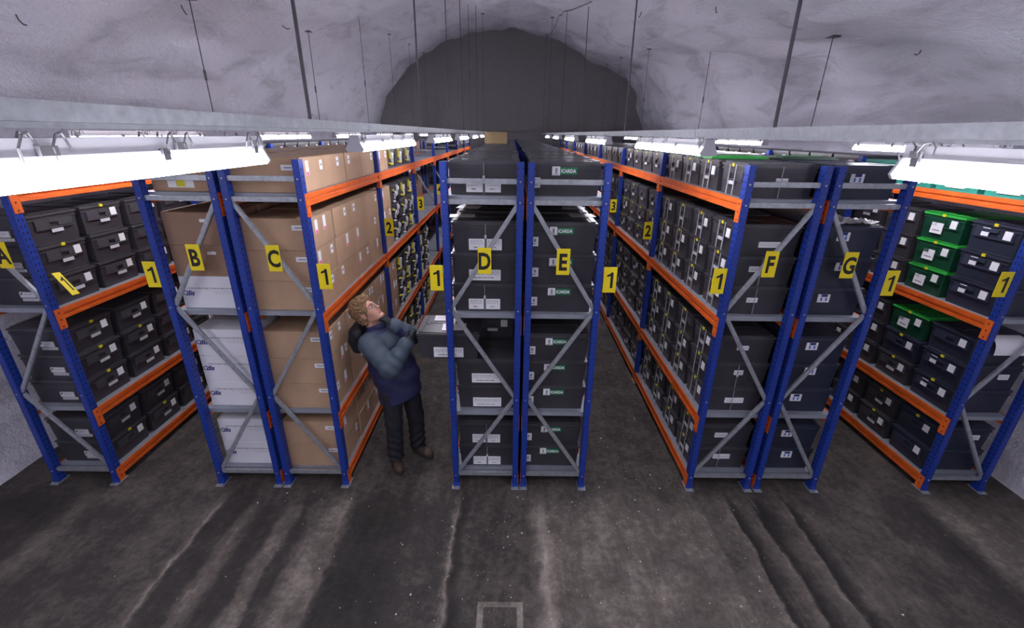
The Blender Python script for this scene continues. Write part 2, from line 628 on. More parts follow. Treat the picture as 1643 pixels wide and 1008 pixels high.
racks = {}
LABELS_R = {
    'A': 'blue and orange storage rack of dark crates along the left rock wall, marked A',
    'B': 'blue and orange storage rack with white cartons low down, marked B',
    'C': 'blue and orange storage rack full of tan cardboard boxes, marked C',
    'D': 'blue and orange storage rack right beside the person, marked D',
    'E': 'blue and orange storage rack with green labelled dark crates, marked E',
    'F': 'blue and orange storage rack with long wall of dark crates, marked F',
    'G': 'blue and orange storage rack back to back with F, marked G',
    'H': 'blue and orange storage rack with green crates along the right rock wall'}
for R, (xa, xb) in RX.items():
    w = xb - xa
    xc = (xa + xb) / 2
    t = thing('storage_rack', LABELS_R[R], 'rack', (xc, 0, 0))
    racks[R] = t
    left_type = R in 'ACEGH'
    xl, xr = -w / 2, w / 2
    # frame with posts and bracing, built once per rack and copied along it
    br = MB()
    ins = PW / 2
    zs = [2.700, 1.837, 0.988, 0.150]
    xs = [xl, xr, xl, xr] if left_type else [xr, xl, xr, xl]
    brace_me = []
    for i in range(3):
        q = MB()
        q.bar((xs[i] * .93, 0.0, zs[i] - .012), (xs[i + 1] * .93, 0.0, zs[i + 1] + .012), .034, .022, 'galv')
        q.bar((xs[i] * .93, -0.012, zs[i] - .012), (xs[i + 1] * .93, -0.012, zs[i + 1] + .012), .022, .006, 'galv')
        brace_me.append(q.mesh('cross_brace'))
    tie_me = []
    for z in (2.863, 2.712, 0.138):
        q = MB()
        q.box(xl + ins, xr - ins, -.014, .012, z - .019, z + .019, 'galv')
        q.box(xl + ins, xr - ins, -.018, -.014, z - .005, z + .019, 'galv')
        tie_me.append(q.mesh('tie_bar'))
    bolt_b = MB()
    for z in (2.863, 2.712, 1.837, .988, .138):
        for x in (xl, xr):
            bolt_b.tube([(x, -PD / 2 - .008, z), (x, -PD / 2, z)], .007, 'galv', 6)
    bolt_me = bolt_b.mesh('bolt_heads')
    deck = deck_mesh(w)
    for k in range(NBAY + 1):
        fr = obj('upright_frame', None, t, (0, k * BAY, 0))
        for x in (xl, xr):
            obj('upright_post', POST, fr, (x, 0, 0))
            obj('base_plate', BASE, fr, (x, 0, 0))
        for me in brace_me:
            obj('cross_brace', me, fr)
        for me in tie_me:
            obj('tie_bar', me, fr)
        if k == 0:
            obj('bolt_heads', bolt_me, fr, kind='stuff')
    for k in range(NBAY):
        for z in LEV:
            obj('shelf_beam', BEAM[1], t, (xr, k * BAY, z))
            obj('shelf_beam', BEAM[-1], t, (xl, k * BAY, z))
            obj('shelf_panel', deck, t, (0, k * BAY, z))
    # markers
    if R != 'H':
        zt = 2.257
        f_ = (2.700 - zt) / (2.700 - 1.837)
        sign(t, R, xs[0] + (xs[1] - xs[0]) * f_ * .93 + (.10 if R == 'A' else 0.0), -.022, zt)
    s_ = AISLE[R]
    xo = xr if s_ > 0 else xl
    off = s_ * (PW / 2 + .062)
    if R == 'A':
        sg = sign(t, '1', 0, 0, 0, w=.10)      # this plate has come loose and swings out into the aisle
        az = Vector((-.5, 0, .866)).normalized()
        ax_ = Vector((-.40, .90, 0))
        ax_ = (ax_ - az * ax_.dot(az)).normalized()
        ay_ = az.cross(ax_)
        mm = Matrix((ax_, ay_, az)).transposed().to_4x4()
        mm.translation = Vector((-3.648 - xc, .04, 2.006))
        sg.matrix_local = mm
    else:
        sign(t, '1', xo + off, -.02, 2.112)
    if R in 'CF':
        for k in ((1, 2, 3) if R == 'C' else (1, 2)):
            sign(t, str(k + 1), xo + off, k * BAY - .02, 2.112)

# ------------------------------------------------------------------ crates and boxes
CL, CW, CH = 0.55, 0.435, 0.255


def crate_parts(body, lid, L=CL, W=CW, H=CH):
    b = MB()
    l, w = L / 2, W / 2
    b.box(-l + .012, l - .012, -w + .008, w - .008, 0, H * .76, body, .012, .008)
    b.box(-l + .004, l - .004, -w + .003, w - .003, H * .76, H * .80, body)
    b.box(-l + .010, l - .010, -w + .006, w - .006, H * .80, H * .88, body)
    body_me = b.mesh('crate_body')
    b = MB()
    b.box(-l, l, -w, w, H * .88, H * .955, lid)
    b.box(-l + .02, l - .02, -w + .02, -.006, H * .955, H * .985, lid)
    b.box(-l + .02, l - .02, .006, w - .02, H * .955, H * .985, lid)
    for x in (-.2, 0, .2):
        b.box(x - .012, x + .012, -.03, .03, H * .955, H, lid)
    for sx in (-1, 1):
        b.box(sx * (l - .03) - .02, sx * (l - .03) + .02, -w + .03, w - .03, H * .985, H, lid)
    lid_me = b.mesh('crate_lid')
    b = MB()   # handle block on the aisle end (+x): two pockets, grip and ledge
    e = l - .012
    b.box(e - .01, e + .012, -.165, -.045, H * .50, H * .76, lid)
    b.box(e - .01, e + .006, .035, .165, H * .52, H * .76, lid)
    b.box(e - .01, e + .014, -.045, .035, H * .66, H * .76, lid)
    b.box(e - .01, e + .010, -.17, .17, H * .455, H * .50, lid)
    handle_me = b.mesh('crate_handle')
    return body_me, lid_me, handle_me


def _green():
    a, l_, _ = crate_parts('green', 'greenlid')
    return a, l_, crate_parts('green', 'green')[2]


CR = {'dark': crate_parts('plastic', 'lidp'), 'navy': crate_parts('navy', 'navylid'), 'green': _green()}
b = MB()
e = CL / 2 - .012
b.hexa([(e + .008, .085, .130), (e + .013, .085, .130), (e + .013, .148, .130), (e + .008, .148, .130),
        (e + .008, .085, .200), (e + .011, .085, .200), (e + .011, .148, .200), (e + .008, .148, .200)], 'white')
TAG = b.mesh('hanging_tag')
b = MB()
b.box(e + .008, e + .012, .085, .145, .130, .195, 'paper2')  # same white tag, painted dimmer for the deeper bays of rack F
TAG_DIM = b.mesh('hanging_tag')
b = MB()
b.box(e + .008, e + .013, -.045, .055, .085, .112, 'paper2')
STRIP = b.mesh('label_strip')
b = MB()
b.box(CL / 2 - .004, CL / 2 + .006, -.016, .016, .222, .246, 'seal')
SEAL = b.mesh('seal')
b = MB()
for y in (-.06, .05):
    b.box(CL / 2 - .002, CL / 2 + .003, y - .006, y + .006, .004, .240, 'clear')
STRAP = b.mesh('strap')
b = MB()
b.box(e + .006, e + .012, -.10, .02, .06, .16, 'white')
b.box(e + .0122, e + .0126, -.08, 0, .085, .095, 'ink')
BIGLABEL = b.mesh('label')


def lines(b, x0, x1, z, y, m_='ink', h=.0035, rnd=None):
    x = x0
    rnd = rnd or random
    while x < x1 - .006:
        ln = min(x1 - x, rnd.uniform(.012, .035))
        b.quad([(x, y, z - h / 2), (x + ln, y, z - h / 2), (x + ln, y, z + h / 2), (x, y, z + h / 2)], m_)
        x += ln + .006


def front_label_D(split):
    b = MB()
    y = -CW / 2 + .001
    if split:
        spans = [(-.135, -.008), (.008, .13)]
    else:
        spans = [(-.13, .13)]
    for a, c in spans:
        b.box(a, c, y - .003, y + .006, .022, .112, 'white')
        for z in (.098, .088, .074):
            lines(b, a + .012, c - .012, z, y - .0035, h=.004)
        lines(b, a + .04, c - .05, .045, y - .0035, 'black', h=.006)
    return b.mesh('paper_label')


def front_cord():
    b = MB()
    y = -CW / 2
    b.box(-.0025, .0025, y - .008, y - .003, .0, .235, 'ink')
    b.box(-.008, .008, y - .012, y - .004, .118, .145, 'paper2')
    return b.mesh('seal_cord')


def front_E_white(z0=.06):
    b = MB()
    y = -CW / 2 + .001
    b.box(-.255, -.195, y - .003, y + .006, z0, z0 + .075, 'white')
    lines(b, -.245, -.205, z0 + .02, y - .0035, h=.008)
    b.quad([(-.232, y - .0035, z0 + .035), (-.214, y - .0035, z0 + .035), (-.214, y - .0035, z0 + .06), (-.232, y - .0035, z0 + .06)], 'ink')
    return b.mesh('paper_label')


def front_small(cx, w, z0, h, colours='ink'):
    b = MB()
    y = -CW / 2 + .001
    b.box(cx - w / 2, cx + w / 2, y - .003, y + .006, z0, z0 + h, 'white')
    lines(b, cx - w / 2 + .008, cx + w / 2 - .008, z0 + h * .65, y - .0035, colours, h=h * .10)
    lines(b, cx - w / 2 + .008, cx + w / 2 - .008, z0 + h * .35, y - .0035, colours, h=h * .10)
    return b.mesh('paper_label')


def front_G(cx, z0):
    b = MB()
    y = -CW / 2 + .001
    b.box(cx - .05, cx + .05, y - .003, y + .006, z0, z0 + .07, 'white')
    b.quad([(cx - .024, y - .004, z0 + .048), (cx + .028, y - .004, z0 + .048), (cx + .028, y - .004, z0 + .0705), (cx - .024, y - .004, z0 + .0705)], 'blueink')
    for a in (-.026, .014):
        b.quad([(cx + a, y - .004, z0 + .012), (cx + a + .014, y - .004, z0 + .012), (cx + a + .014, y - .004, z0 + .042), (cx + a, y - .004, z0 + .042)], 'midblue')
    return b.mesh('paper_label')


def front_A():
    b = MB()
    y = -CW / 2 + .001
    b.box(-.03, .095, y - .003, y + .006, .075, .125, 'paper2')
    b.box(-.02, .115, y - .003, y + .006, .045, .068, 'paper2')
    b.quad([(-.02, y - .004, .092), (.005, y - .004, .118), (-.02, y - .004, .118)], 'greenink')
    lines(b, .01, .085, .105, y - .004, h=.006)
    lines(b, -.01, .105, .056, y - .004, h=.008)
    return b.mesh('paper_label')


FL = {'Dsplit': front_label_D(True), 'Dfull': front_label_D(False), 'cord': front_cord(), 'Ew': front_E_white(), 'A': front_A()}
gp = MB()
gp.box(-.038, .092, -.003, .006, -.026, .026, 'greenink')
ICPANEL = gp.mesh('logo_label')
gp = MB()
gp.box(-.098, -.038, -.003, .006, -.032, .032, 'white')
gp.quad([(-.075, -.0036, -.018), (-.058, -.0036, -.018), (-.058, -.0036, .02), (-.075, -.0036, .02)], 'ink')
gp.quad([(-.090, -.0036, -.028), (-.046, -.0036, -.028), (-.046, -.0036, -.022), (-.090, -.0036, -.022)], 'ink')
ICICON = gp.mesh('logo_icon')

LEVN = ['bottom', 'lower', 'upper', 'top']
ORD = ['first', 'second', 'third', 'fourth', 'fifth', 'sixth', 'seventh', 'eighth', 'ninth', 'tenth', 'eleventh']
ROWS = [2, 3, 3, 1]
COLY = [0.305, 0.785, 1.265, 1.745]
count = 0
taken = set()


def row_name(lv, r):
    n = ROWS[lv]
    return {1: 'single row', 2: ('lower row', 'upper row')[r] if n == 2 else '', 3: ('bottom row', 'middle row', 'top row')[r] if n == 3 else ''}[n]


KINDW = {'dark': 'dark grey lidded', 'navy': 'navy blue lidded', 'green': 'bright green lidded'}


def crate(R, bay, lv, r, c, kind='dark', front=None, detail=2, dx=0.0, label=None, seal=None, strap=False, jitter=True):
    global count
    taken.add((R, bay, lv, r, c))
    xa, xb = RX[R]
    s_ = AISLE[R]
    rz = (0 if s_ > 0 else math.pi) + (random.uniform(-.012, .012) if jitter else 0)
    jx = random.uniform(-.006, .006) if jitter else 0
    x, y, z = (xa + xb) / 2 - s_ * .010 + dx + jx, bay * BAY + COLY[c] + (random.uniform(-.004, .004) if jitter else 0), LEV[lv] + r * CH + .0005
    lb = label or f'{KINDW[kind]} crate in rack {R} {ORD[bay]} bay, {LEVN[lv]} shelf, {row_name(lv, r)}, {ORD[c]} column'
    lb = lb.replace('lidded crate', 'crate') if len(lb.replace(',', '').split()) > 16 else lb
    t = thing('storage_crate', lb, 'crate', (x, y, z), rz, f'{KINDW[kind].split(" lidded")[0]} crates on rack {R}')
    bm_, lm_, hm_ = CR[kind]
    obj('crate_body', bm_, t)
    obj('crate_lid', lm_, t, label='bright green lid' if kind == 'green' else None)
    if detail >= 1:
        obj('crate_handle', hm_, t)
        if random.random() < (.93 if R != 'F' or bay == 0 else .45):
            obj('hanging_tag', TAG if R != 'F' or bay == 0 else TAG_DIM, t, label='white card tag')
    if detail >= 2:
        if kind == 'green':
            obj('paper_label', BIGLABEL, t, label='white paper label')
        elif kind == 'navy':
            if random.random() < .7:
                o = obj('hanging_tag', TAG, t, (0, -.19, 0), label='white card tag')
        elif random.random() < .9:
            obj('label_strip', STRIP, t, label='pale label strip')
        if seal or (seal is None and random.random() < .7):
            obj('security_seal', SEAL, t, label='yellow seal')
        if strap:
            obj('strap', STRAP, t, label='clear plastic strap')
    if front:
        for f_ in front:
            if f_ == 'IC':
                p = obj('logo_label', ICPANEL, t, label='green and white printed label')
                p.rotation_euler.z = -rz
                p.location = Vector((-.01, -CW / 2 + .001, .185))
                p.location.rotate(Matrix.Rotation(-rz, 3, 'Z'))
                obj('logo_icon', ICICON, p)
                obj('logo_text', text_mesh('ICARDA', .036, 'white', .0012, sx=.86), p, (.027, -.0036, 0))
            else:
                me = FL[f_] if isinstance(f_, str) else f_
                o = obj('seal_cord' if f_ == 'cord' else 'paper_label', me, t, label='thin cord with seal' if f_ == 'cord' else 'white paper label')
                o.rotation_euler.z = -rz
    count += 1
    return t


FS = [front_small(.03, .16, .12, .05), front_small(-.02, .12, .11, .05), front_small(.02, .17, .09, .05), front_small(.01, .08, .13, .045), front_small(0, .1, .12, .04), front_small(-.02, .09, .11, .04),
      front_small(-.05, .09, .12, .045), front_small(.03, .17, .07, .045), front_small(.01, .09, .10, .05)]
FG = [front_G(.02, .14), front_G(-.03, .13), front_G(-.05, .12)]

# rack A : two visible columns, white tags
for c in range(3):
    for lv in range(4):
        for r in range(ROWS[lv]):
            crate('A', 0, lv, r, c, 'dark', ['A'] if c == 0 else None, 2)
# rack D
for lv in range(4):
    for r in range(ROWS[lv]):
        fr = (['Dsplit', 'cord'] if (lv, r) in ((3, 0), (2, 2), (2, 0), (0, 1), (0, 0)) else ['Dfull'])
        dx = 0.0
        if (lv, r) == (1, 2):
            crate('D', 0, lv, r, 0, 'dark', fr, 1, dx=-.33, label='dark grey crate pulled half out of rack D towards the person', jitter=False)
            continue
        crate('D', 0, lv, r, 0, 'dark', fr, 1, dx)
# rack E
for lv in range(4):
    for r in range(ROWS[lv]):
        crate('E', 0, lv, r, 0, 'dark', ['IC', 'Ew'], 1)
# second columns of D and E, seen through the gaps, and their long top rows
for R in 'DE':
    for lv, r in ((2, 2), (1, 2), (0, 1)):
        for c in (1, 2):
            if R == 'D' and lv == 1 and c == 2:
                taken.add(('D', 0, 1, 2, 2))
                continue
            if R == 'D' and lv == 1 and c == 1:
                taken.add(('D', 0, 1, 2, 1))
                xa, xb = RX['D']
                t = thing('storage_crate', 'dark crate turned end on behind the pulled out crate in rack D', 'crate', ((xa + xb) / 2 + .045, .80, LEV[1] + 2 * CH + .0005), -math.pi / 2, 'dark grey crates on rack D')
                for nm, me in zip(('crate_body', 'crate_lid', 'crate_handle'), CR['dark']):
                    obj(nm, me, t)
                obj('hanging_tag', TAG, t, label='white card tag')
                obj('label_strip', STRIP, t, label='pale label strip')
                continue
            crate(R, 0, lv, r, c, 'dark', None, 0)
    for bay in range(NBAY):
        for c in range(4):
            if (bay, c) != (0, 0):
                crate(R, bay, 3, 0, c, 'dark', None, 0)
# rack F
k = 0
for bay in range(3):
    for lv in range(4):
        for r in range(ROWS[lv]):
            for c in range(4):
                fr = None
                if bay == 0 and c == 0:
                    fr = [FS[k]] + (['cord'] if k % 3 != 1 else [])
                    k += 1
                crate('F', bay, lv, r, c, 'dark', fr, 2 if bay < 2 else 1, seal=True if bay == 0 else None, strap=bay == 0)
# rack G
k = 0
for lv in range(4):
    for r in range(ROWS[lv]):
        crate('G', 0, lv, r, 0, 'navy', [FG[k % 3]], 1)
        k += 1
for c in (1, 2, 3):
    crate('G', 0, 3, 0, c, 'navy', None, 0)
crate('G', 0, 2, 2, 1, 'navy', None, 0)
crate('G', 0, 1, 2, 1, 'navy', None, 0)
# rack H
for c in range(4):
    for lv in range(3):
        for r in range(ROWS[lv]):
            if c == 1 and (lv == 2 or (lv == 1 and r == 2)):
                kd = 'green'
            elif c == 0 or (c == 1 and (lv, r) == (1, 1)):
                kd = 'navy'
            else:
                kd = 'dark'
            crate('H', 0, lv, r, c, kd, [front_small(.12, .09, .11, .05)] if c == 0 and r != 0 else None, 2)
# second bay of rack H, seen past rack G
for c in range(2):
    for lv in range(3):
        for r in range(ROWS[lv]):
            crate('H', 1, lv, r, c, 'dark', None, 2)
# teal crates with white labels on rack H's top shelf
b = MB()
b.box(-CL / 2, CL / 2, -CW / 2, CW / 2, 0, .20, 'teal', .015, .01)
b.box(-CL / 2 - .004, CL / 2 + .004, -CW / 2 - .004, CW / 2 + .004, .20, .225, 'teal')
TEAL = b.mesh('tray_body')
b = MB()
b.box(-CL / 2 - .004, -CL / 2 + .01, -.095, .095, .03, .15, 'white')
TEALL = b.mesh('paper_label')
for c in range(4):
    t = thing('plastic_tray', f'teal plastic tray with white label on top shelf of right rack, {ORD[c]} from front', 'tray',
              ((RX['H'][0] + RX['H'][1]) / 2, COLY[c], LEV[3] + .0005), 0, 'teal trays on the right rack')
    obj('tray_body', TEAL, t)
    obj('paper_label', TEALL, t, label='white paper label')
    taken.add(('H', 0, 3, 0, c))
# green lids lying on top of the F and G top rows
for n_, (x, y) in enumerate(((2.06, 1.02), (2.69, 1.02))):
    b = MB()
    b.box(-.26, .26, -.2, .2, 0, .012, 'greenlid' if n_ == 0 else 'green')
    b.box(-.24, .24, -.18, .18, .012, .022, 'greenlid' if n_ == 0 else 'green')
    b.box(-.22, .22, -.012, .012, .022, .026, 'greenlid')
    o = obj('crate_lid_loose', b.mesh('loose_lid'), None, (x, y, LEV[3] + CH + .0015 ), 0)
    o.name = 'loose_lid'
    tag(o, ('bright green lid lying across the crates on top of rack F', 'dark green lid lying on the crates on top of rack G')[n_], 'lid', 'loose green lids')

# cardboard boxes ------------------------------------------------
def carton_mesh(L, W, H, m_, tape=True):
    b = MB()
    g = .0015
    b.box(-L / 2, L / 2, -W / 2, W / 2, 0, H - g, m_)
    me_ = b.mesh('box_body', bevel=.004)
    f = MB()
    f.box(-L / 2 + .002, L / 2 - .002, -W / 2 + .002, -.001, H - g, H, m_)
    f.box(-L / 2 + .002, L / 2 - .002, .001, W / 2 - .002, H - g, H, m_)
    return me_, f.mesh('box_flap')


def card_label(pinkish, ycen, zc, L, h=.075, w=.055):
    b = MB()
    x = L / 2
    b.box(x - .002, x + .002, ycen - w / 2, ycen + w / 2, zc - h / 2, zc + h / 2, 'white')
    if pinkish:
        b.box(x + .002, x + .0028, ycen - w / 2 + .006, ycen + w / 2 - .006, zc - h / 2, zc - h / 2 + .028, 'pink')
    else:
        b.box(x + .002, x + .0025, ycen - w / 3, ycen + w / 3, zc - .006, zc + .01, 'ink')
    return b.mesh('paper_label')


CB = carton_mesh(.55, .470, .256, 'card')
CB2 = carton_mesh(.55, .470, .256, 'card2')
LBL = [card_label(False, .15, .185, .55), card_label(True, -.12, .175, .55, .11), card_label(False, -.15, .19, .55), card_label(True, .05, .18, .55, .12), card_label(False, .06, .19, .55)]
fb = MB()
fb.box(.13, .23, -.237, -.233, .165, .205, 'white')
fb.box(.15, .21, -.2376, -.237, .18, .19, 'ink')
CFRONT = fb.mesh('paper_label')
CY = [0.30, 0.79, 1.27, 1.745]
xc = (RX['C'][0] + RX['C'][1]) / 2 - .008


def carton(R, bay, lv, r, c, body, flaps, y, x, labels, matlabel, group, h=.256):
    t = thing('cardboard_box', matlabel, 'box', (x, y, LEV[lv] + r * h + .0005), random.uniform(-.015, .015), group)
    obj('box_body', body, t)
    obj('box_flap', flaps, t)
    for me in labels:
        obj('paper_label', me, t, label='white paper label')
    taken.add((R, bay, lv, r, c))
    return t


for bay in range(2):
    for lv in range(4):
        for r in range(ROWS[lv]):
            for c in range(4 if bay == 0 else 1):
                ls = [LBL[(lv * 2 + r + c * 3) % 5]]
                if random.random() < .6:
                    a = LBL[(lv + r * 2 + c + 2) % 5]
                    if a is not ls[0]:
                        ls.append(a)
                if c == 0 and bay == 0:
                    ls.append(CFRONT)
                y = bay * BAY + CY[c]
                carton('C', bay, lv, r, c, *CB, y, xc + random.uniform(-.008, .004), ls,
                       f'tan cardboard box in rack C {ORD[bay]} bay, {LEVN[lv]} shelf, {row_name(lv, r)}, {ORD[c]} column', 'tan cardboard boxes on rack C')
# rack B: brown boxes high up, white cartons low down
xbc = (RX['B'][0] + RX['B'][1]) / 2 + .012
BB = carton_mesh(.53, .42, .262, 'card2')
BT = carton_mesh(.53, .42, .245, 'card')
fb = MB()
fb.box(-.14, .06, -.213, -.209, .028, .098, 'white')
fb.box(-.075, -.005, -.2134, -.213, .035, .094, 'seal')
BTF = fb.mesh('paper_label')
fb = MB()
fb.box(.03, .10, -.213, -.209, .185, .21, 'white')
BBF = fb.mesh('paper_label')


def place_b(lv, zoff, me2, h, labels, name, lb, cat, y=.30, grp=None):
    t = thing(name, lb, cat, (xbc, y, LEV[lv] + zoff + .0005), random.uniform(-.01, .01), grp)
    obj('box_body' if name == 'cardboard_box' else 'carton_body', me2[0], t)
    obj('box_flap' if name == 'cardboard_box' else 'carton_flap', me2[1], t)
    return t


for c in range(2):
    t = place_b(3, 0, BT, .245, None, 'cardboard_box', ('tan cardboard box with yellow and white label on top shelf of rack B', 'plain tan cardboard box behind the front one atop rack B')[c], 'box', .30 + .47 * c, )
    t['category'] = 'box'
    if c == 0:
        obj('paper_label', BTF, t, label='white label with yellow patch')
    taken.add(('B', 0, 3, 0, c))
    for r in range(2):
        t = thing('cardboard_box', f'brown cardboard box on upper shelf of rack B, {("lower", "upper")[r]} of two, {("front", "second")[c]} column', 'box',
                  (xbc, .30 + .47 * c, LEV[2] + .282 + r * .262 + .0005), 0, 'brown cardboard boxes on rack B')
        obj('box_body', BB[0], t)
        obj('box_flap', BB[1], t)
        if c == 0:
            obj('paper_label', BBF, t, label='small white label')
    for r in range(3):
        taken.add(('B', 0, 2, r, c))
WB = carton_mesh(.53, .42, .262, 'whitebox')
wl = MB()
yy = -.2115
lines(wl, -.20, .25, .178, yy, 'ink', h=.010)
lines(wl, -.06, .24, .160, yy, 'paper2', h=.006)
lines(wl, .0, .20, .147, yy, 'paper2', h=.006)
lines(wl, .02, .18, .134, yy, 'paper2', h=.006)
WPRINT = wl.mesh('carton_print')
arc = MB()
pts = [(-.225 + .030 * math.cos(a), yy - .0005, .135 + .018 * math.sin(a)) for a in [math.radians(60 + 24 * i) for i in range(11)]]
for p, q in zip(pts, pts[1:]):
    arc.bar(p, q, .007, .001, 'blueink')
WARC = arc.mesh('carton_logo')
WL = [(2, 0), (1, 0), (1, 1), (1, 2), (0, 0), (0, 1)]
for lv, r in WL:
    h = .28 if lv == 2 else .262
    hh = .262
    for c in range(2):
        t = thing('white_carton', f'white printed carton on {LEVN[lv]} shelf of rack B, {row_name(lv, r) if lv != 2 else "under the brown boxes"}, {("front", "second")[c]} column', 'carton',
                  (xbc, .30 + .47 * c, LEV[lv] + r * (.257 if lv else .257) + .0005), 0, 'white cartons on rack B')
        wm = WB
        o1 = obj('carton_body', wm[0], t)
        o2 = obj('carton_flap', wm[1], t)
        sc = .282 / .262 if lv == 2 else .2565 / .262
        o1.scale.z = o2.scale.z = sc
        if c == 0:
            p = obj('carton_print', WPRINT, t)
            lg = obj('carton_logo', WARC, t, label='dark blue printed logo')
            obj('logo_text', text_mesh('dis', .062, 'blueink', .0022, 'italic'), lg, (-.190, yy - .0008, .137))
        taken.add(('B', 0, lv, r, c))

# crates wrapped in yellow-flecked film, second bay of rack C
yb = MB()
for i in range(11):
    y = random.uniform(-.17, .17)
    z = random.uniform(.03, .22)
    wv, hv = random.choice(((.05, .03), (.012, .09), (.07, .012), (.03, .05)))
    yb.box(CL / 2 - .01, CL / 2 + .0125 + i * .0002, y - wv / 2, y + wv / 2, max(.01, z - hv / 2), min(.24, z + hv / 2), random.choice(('seal', 'seal', 'white', 'paper2', 'black')))
WRAP1 = yb.mesh('label_cluster')
yb = MB()
for i in range(9):
    y = random.uniform(-.17, .17)
    z = random.uniform(.03, .22)
    wv, hv = random.choice(((.05, .03), (.012, .11), (.07, .012), (.04, .06)))
    yb.box(CL / 2 - .01, CL / 2 + .0125 + i * .0002, y - wv / 2, y + wv / 2, max(.01, z - hv / 2), min(.24, z + hv / 2), random.choice(('seal', 'white', 'seal', 'black')))
WRAP2 = yb.mesh('label_cluster')
for lv in range(4):
    for r in range(ROWS[lv]):
        for c in (1, 2, 3):
            t = crate('C', 1, lv, r, c, 'dark', None, 0)
            obj('label_cluster', random.choice((WRAP1, WRAP2)), t, kind='stuff', label='yellow and white stickers')
for lv in (0, 1):
    for r in range(ROWS[lv]):
        for c in range(2):
            t = crate('C', 2, lv, r, c, 'dark', None, 0)
            obj('label_cluster', random.choice((WRAP1, WRAP2)), t, kind='stuff', label='yellow and white stickers')

# loose things --------------------------------------------------
M['card3'] = cardboard('dull_cardboard', (0.25, 0.18, 0.095))
ct = carton_mesh(.44, .32, .215, 'card3')
t = thing('cardboard_box', 'lone brown cardboard box standing on top of rack D far back', 'box', (-.33, 6.2, LEV[3] + CH + .0012), .03)
obj('box_body', ct[0], t)
obj('box_flap', ct[1], t)


def crumple(name, w, d, h, mat, seed, nx=14):
    v, f = [], []
    for j in range(nx + 1):
        for i in range(nx + 1):
            x, y = (i / nx - .5) * w, (j / nx - .5) * d
            z = abs(noise.fractal(Vector((x * 14 + seed, y * 14, seed)), 1.0, 2.0, 3)) * h
            v.append((x, y, z + .001))
    for j in range(nx):
        for i in range(nx):
            a = j * (nx + 1) + i
            f.append((a, a + 1, a + nx + 2, a + nx + 1))
    me = bpy.data.meshes.new(name)
    me.from_pydata(v, [], f)
    me.materials.append(M[mat])
    return me


def sheet(w, d, mat='white'):
    b = MB()
    b.box(-w / 2, w / 2, -d / 2, d / 2, 0, .0015, mat)
    lines2 = [(.3, .2), (.1, .25), (-.1, .22)]
    for fy, _ in lines2:
        b.box(-w * .38, w * .38, d * fy - .002, d * fy + .002, .0015, .0018, 'ink')
    return b.mesh('paper_sheet')


SH = sheet(.21, .15)
ztop2, ztop1 = LEV[2] + 3 * CH + .0015, LEV[1] + 3 * CH + .0015
for (x, y, z, a, lb) in ((.60, .40, ztop2, .1, 'white paper sheet lying on front crate of upper shelf, rack E'),
                         (.58, .82, ztop2, -.2, 'white paper sheet lying on second crate of upper shelf, rack E'),
                         (-.41, .32, ztop2, .1, 'white paper sheet lying on front crate of upper shelf, rack D'),
                         (-.40, .80, ztop2, -.15, 'white paper sheet lying on second crate of upper shelf, rack D'),
                         (-.50, .22, ztop1, .05, 'larger white paper on the pulled out crate beside the person'),
                         (-.62, .42, ztop1, .0, 'white paper slip at the back of the pulled out crate')):
    o = obj('paper_sheet', SH, None, (x, y, z), a)
    o.scale = (.8, .8, 1) if 'slip' in lb else (1, 1, 1)
    tag(o, lb, 'paper', 'paper sheets on crate lids')
o = obj('plastic_sheet', crumple('plastic_sheet', .40, .22, .05, 'white', 3.1), None, (2.74, .24, ztop2), .1)
tag(o, 'crumpled white plastic sheet on front crate of upper shelf, rack G', 'sheet')
b = MB()
n = 8
for i in range(n):
    a, c = i / n, (i + 1) / n
    y = lambda q: .085 - .10 * q - .03 * math.sin(q * 3)
    z = lambda q: .012 - .13 * q * q - .02 * q
    b.quad([(-.14, y(a), z(a)), (.14, y(a), z(a)), (.14, y(c), z(c)), (-.14, y(c), z(c))], 'white')
o = obj('paper_sheet', b.mesh('paper_sheet'), None, (4.36, .06, ztop1 + .002), 0)
tag(o, 'large white paper sheet draped over the top front crate, lower shelf of right rack', 'paper', 'paper sheets on crate lids')

# everything else on the shelves, too far or hidden to be told apart
st = MB()
for R in RX:
    s_ = AISLE[R]
    xa, xb = RX[R]
    xm = (xa + xb) / 2 - s_ * .010
    for bay in range(NBAY):
        if R in 'C' and bay in (2, 3, 4):
            continue
        for lv in range(4):
            for r in range(ROWS[lv]):
                for c in range(4):
                    if (R, bay, lv, r, c) in taken or (R == 'D' and bay == 0 and (lv, r, c) == (1, 2, 0)):
                        continue
                    if R == 'B' and bay > 1 and random.random() < .35:
                        continue
                    y = bay * BAY + COLY[c]
                    z = LEV[lv] + r * CH + .0005
                    l, w = CL / 2, CW / 2
                    if R == 'B' and bay < 4:
                        st.box(xm - l, xm + l, y - w, y + w, z, z + CH - .002, 'card2')
                        continue
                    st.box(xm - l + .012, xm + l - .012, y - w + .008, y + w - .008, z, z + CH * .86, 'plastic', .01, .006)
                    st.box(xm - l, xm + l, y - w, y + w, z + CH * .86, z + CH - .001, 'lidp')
                    xe = xm + s_ * (l - .012)
                    x0, x1 = sorted((xe, xe + s_ * .014))
                    st.box(x0, x1, y - .16, y - .04, z + .12, z + .19, 'lidp')
                    if random.random() < .9:
                        x0, x1 = sorted((xe, xe + s_ * .018))
                        st.box(x0, x1, y + s_ * .11 - .035, y + s_ * .11 + .035, z + .125, z + .2, 'white')
o = obj('stacked_crates', st.mesh('stacked_crates'), None)
tag(o, 'remaining dark crates and boxes filling the shelves deep along the aisles', 'crates', None, 'stuff')

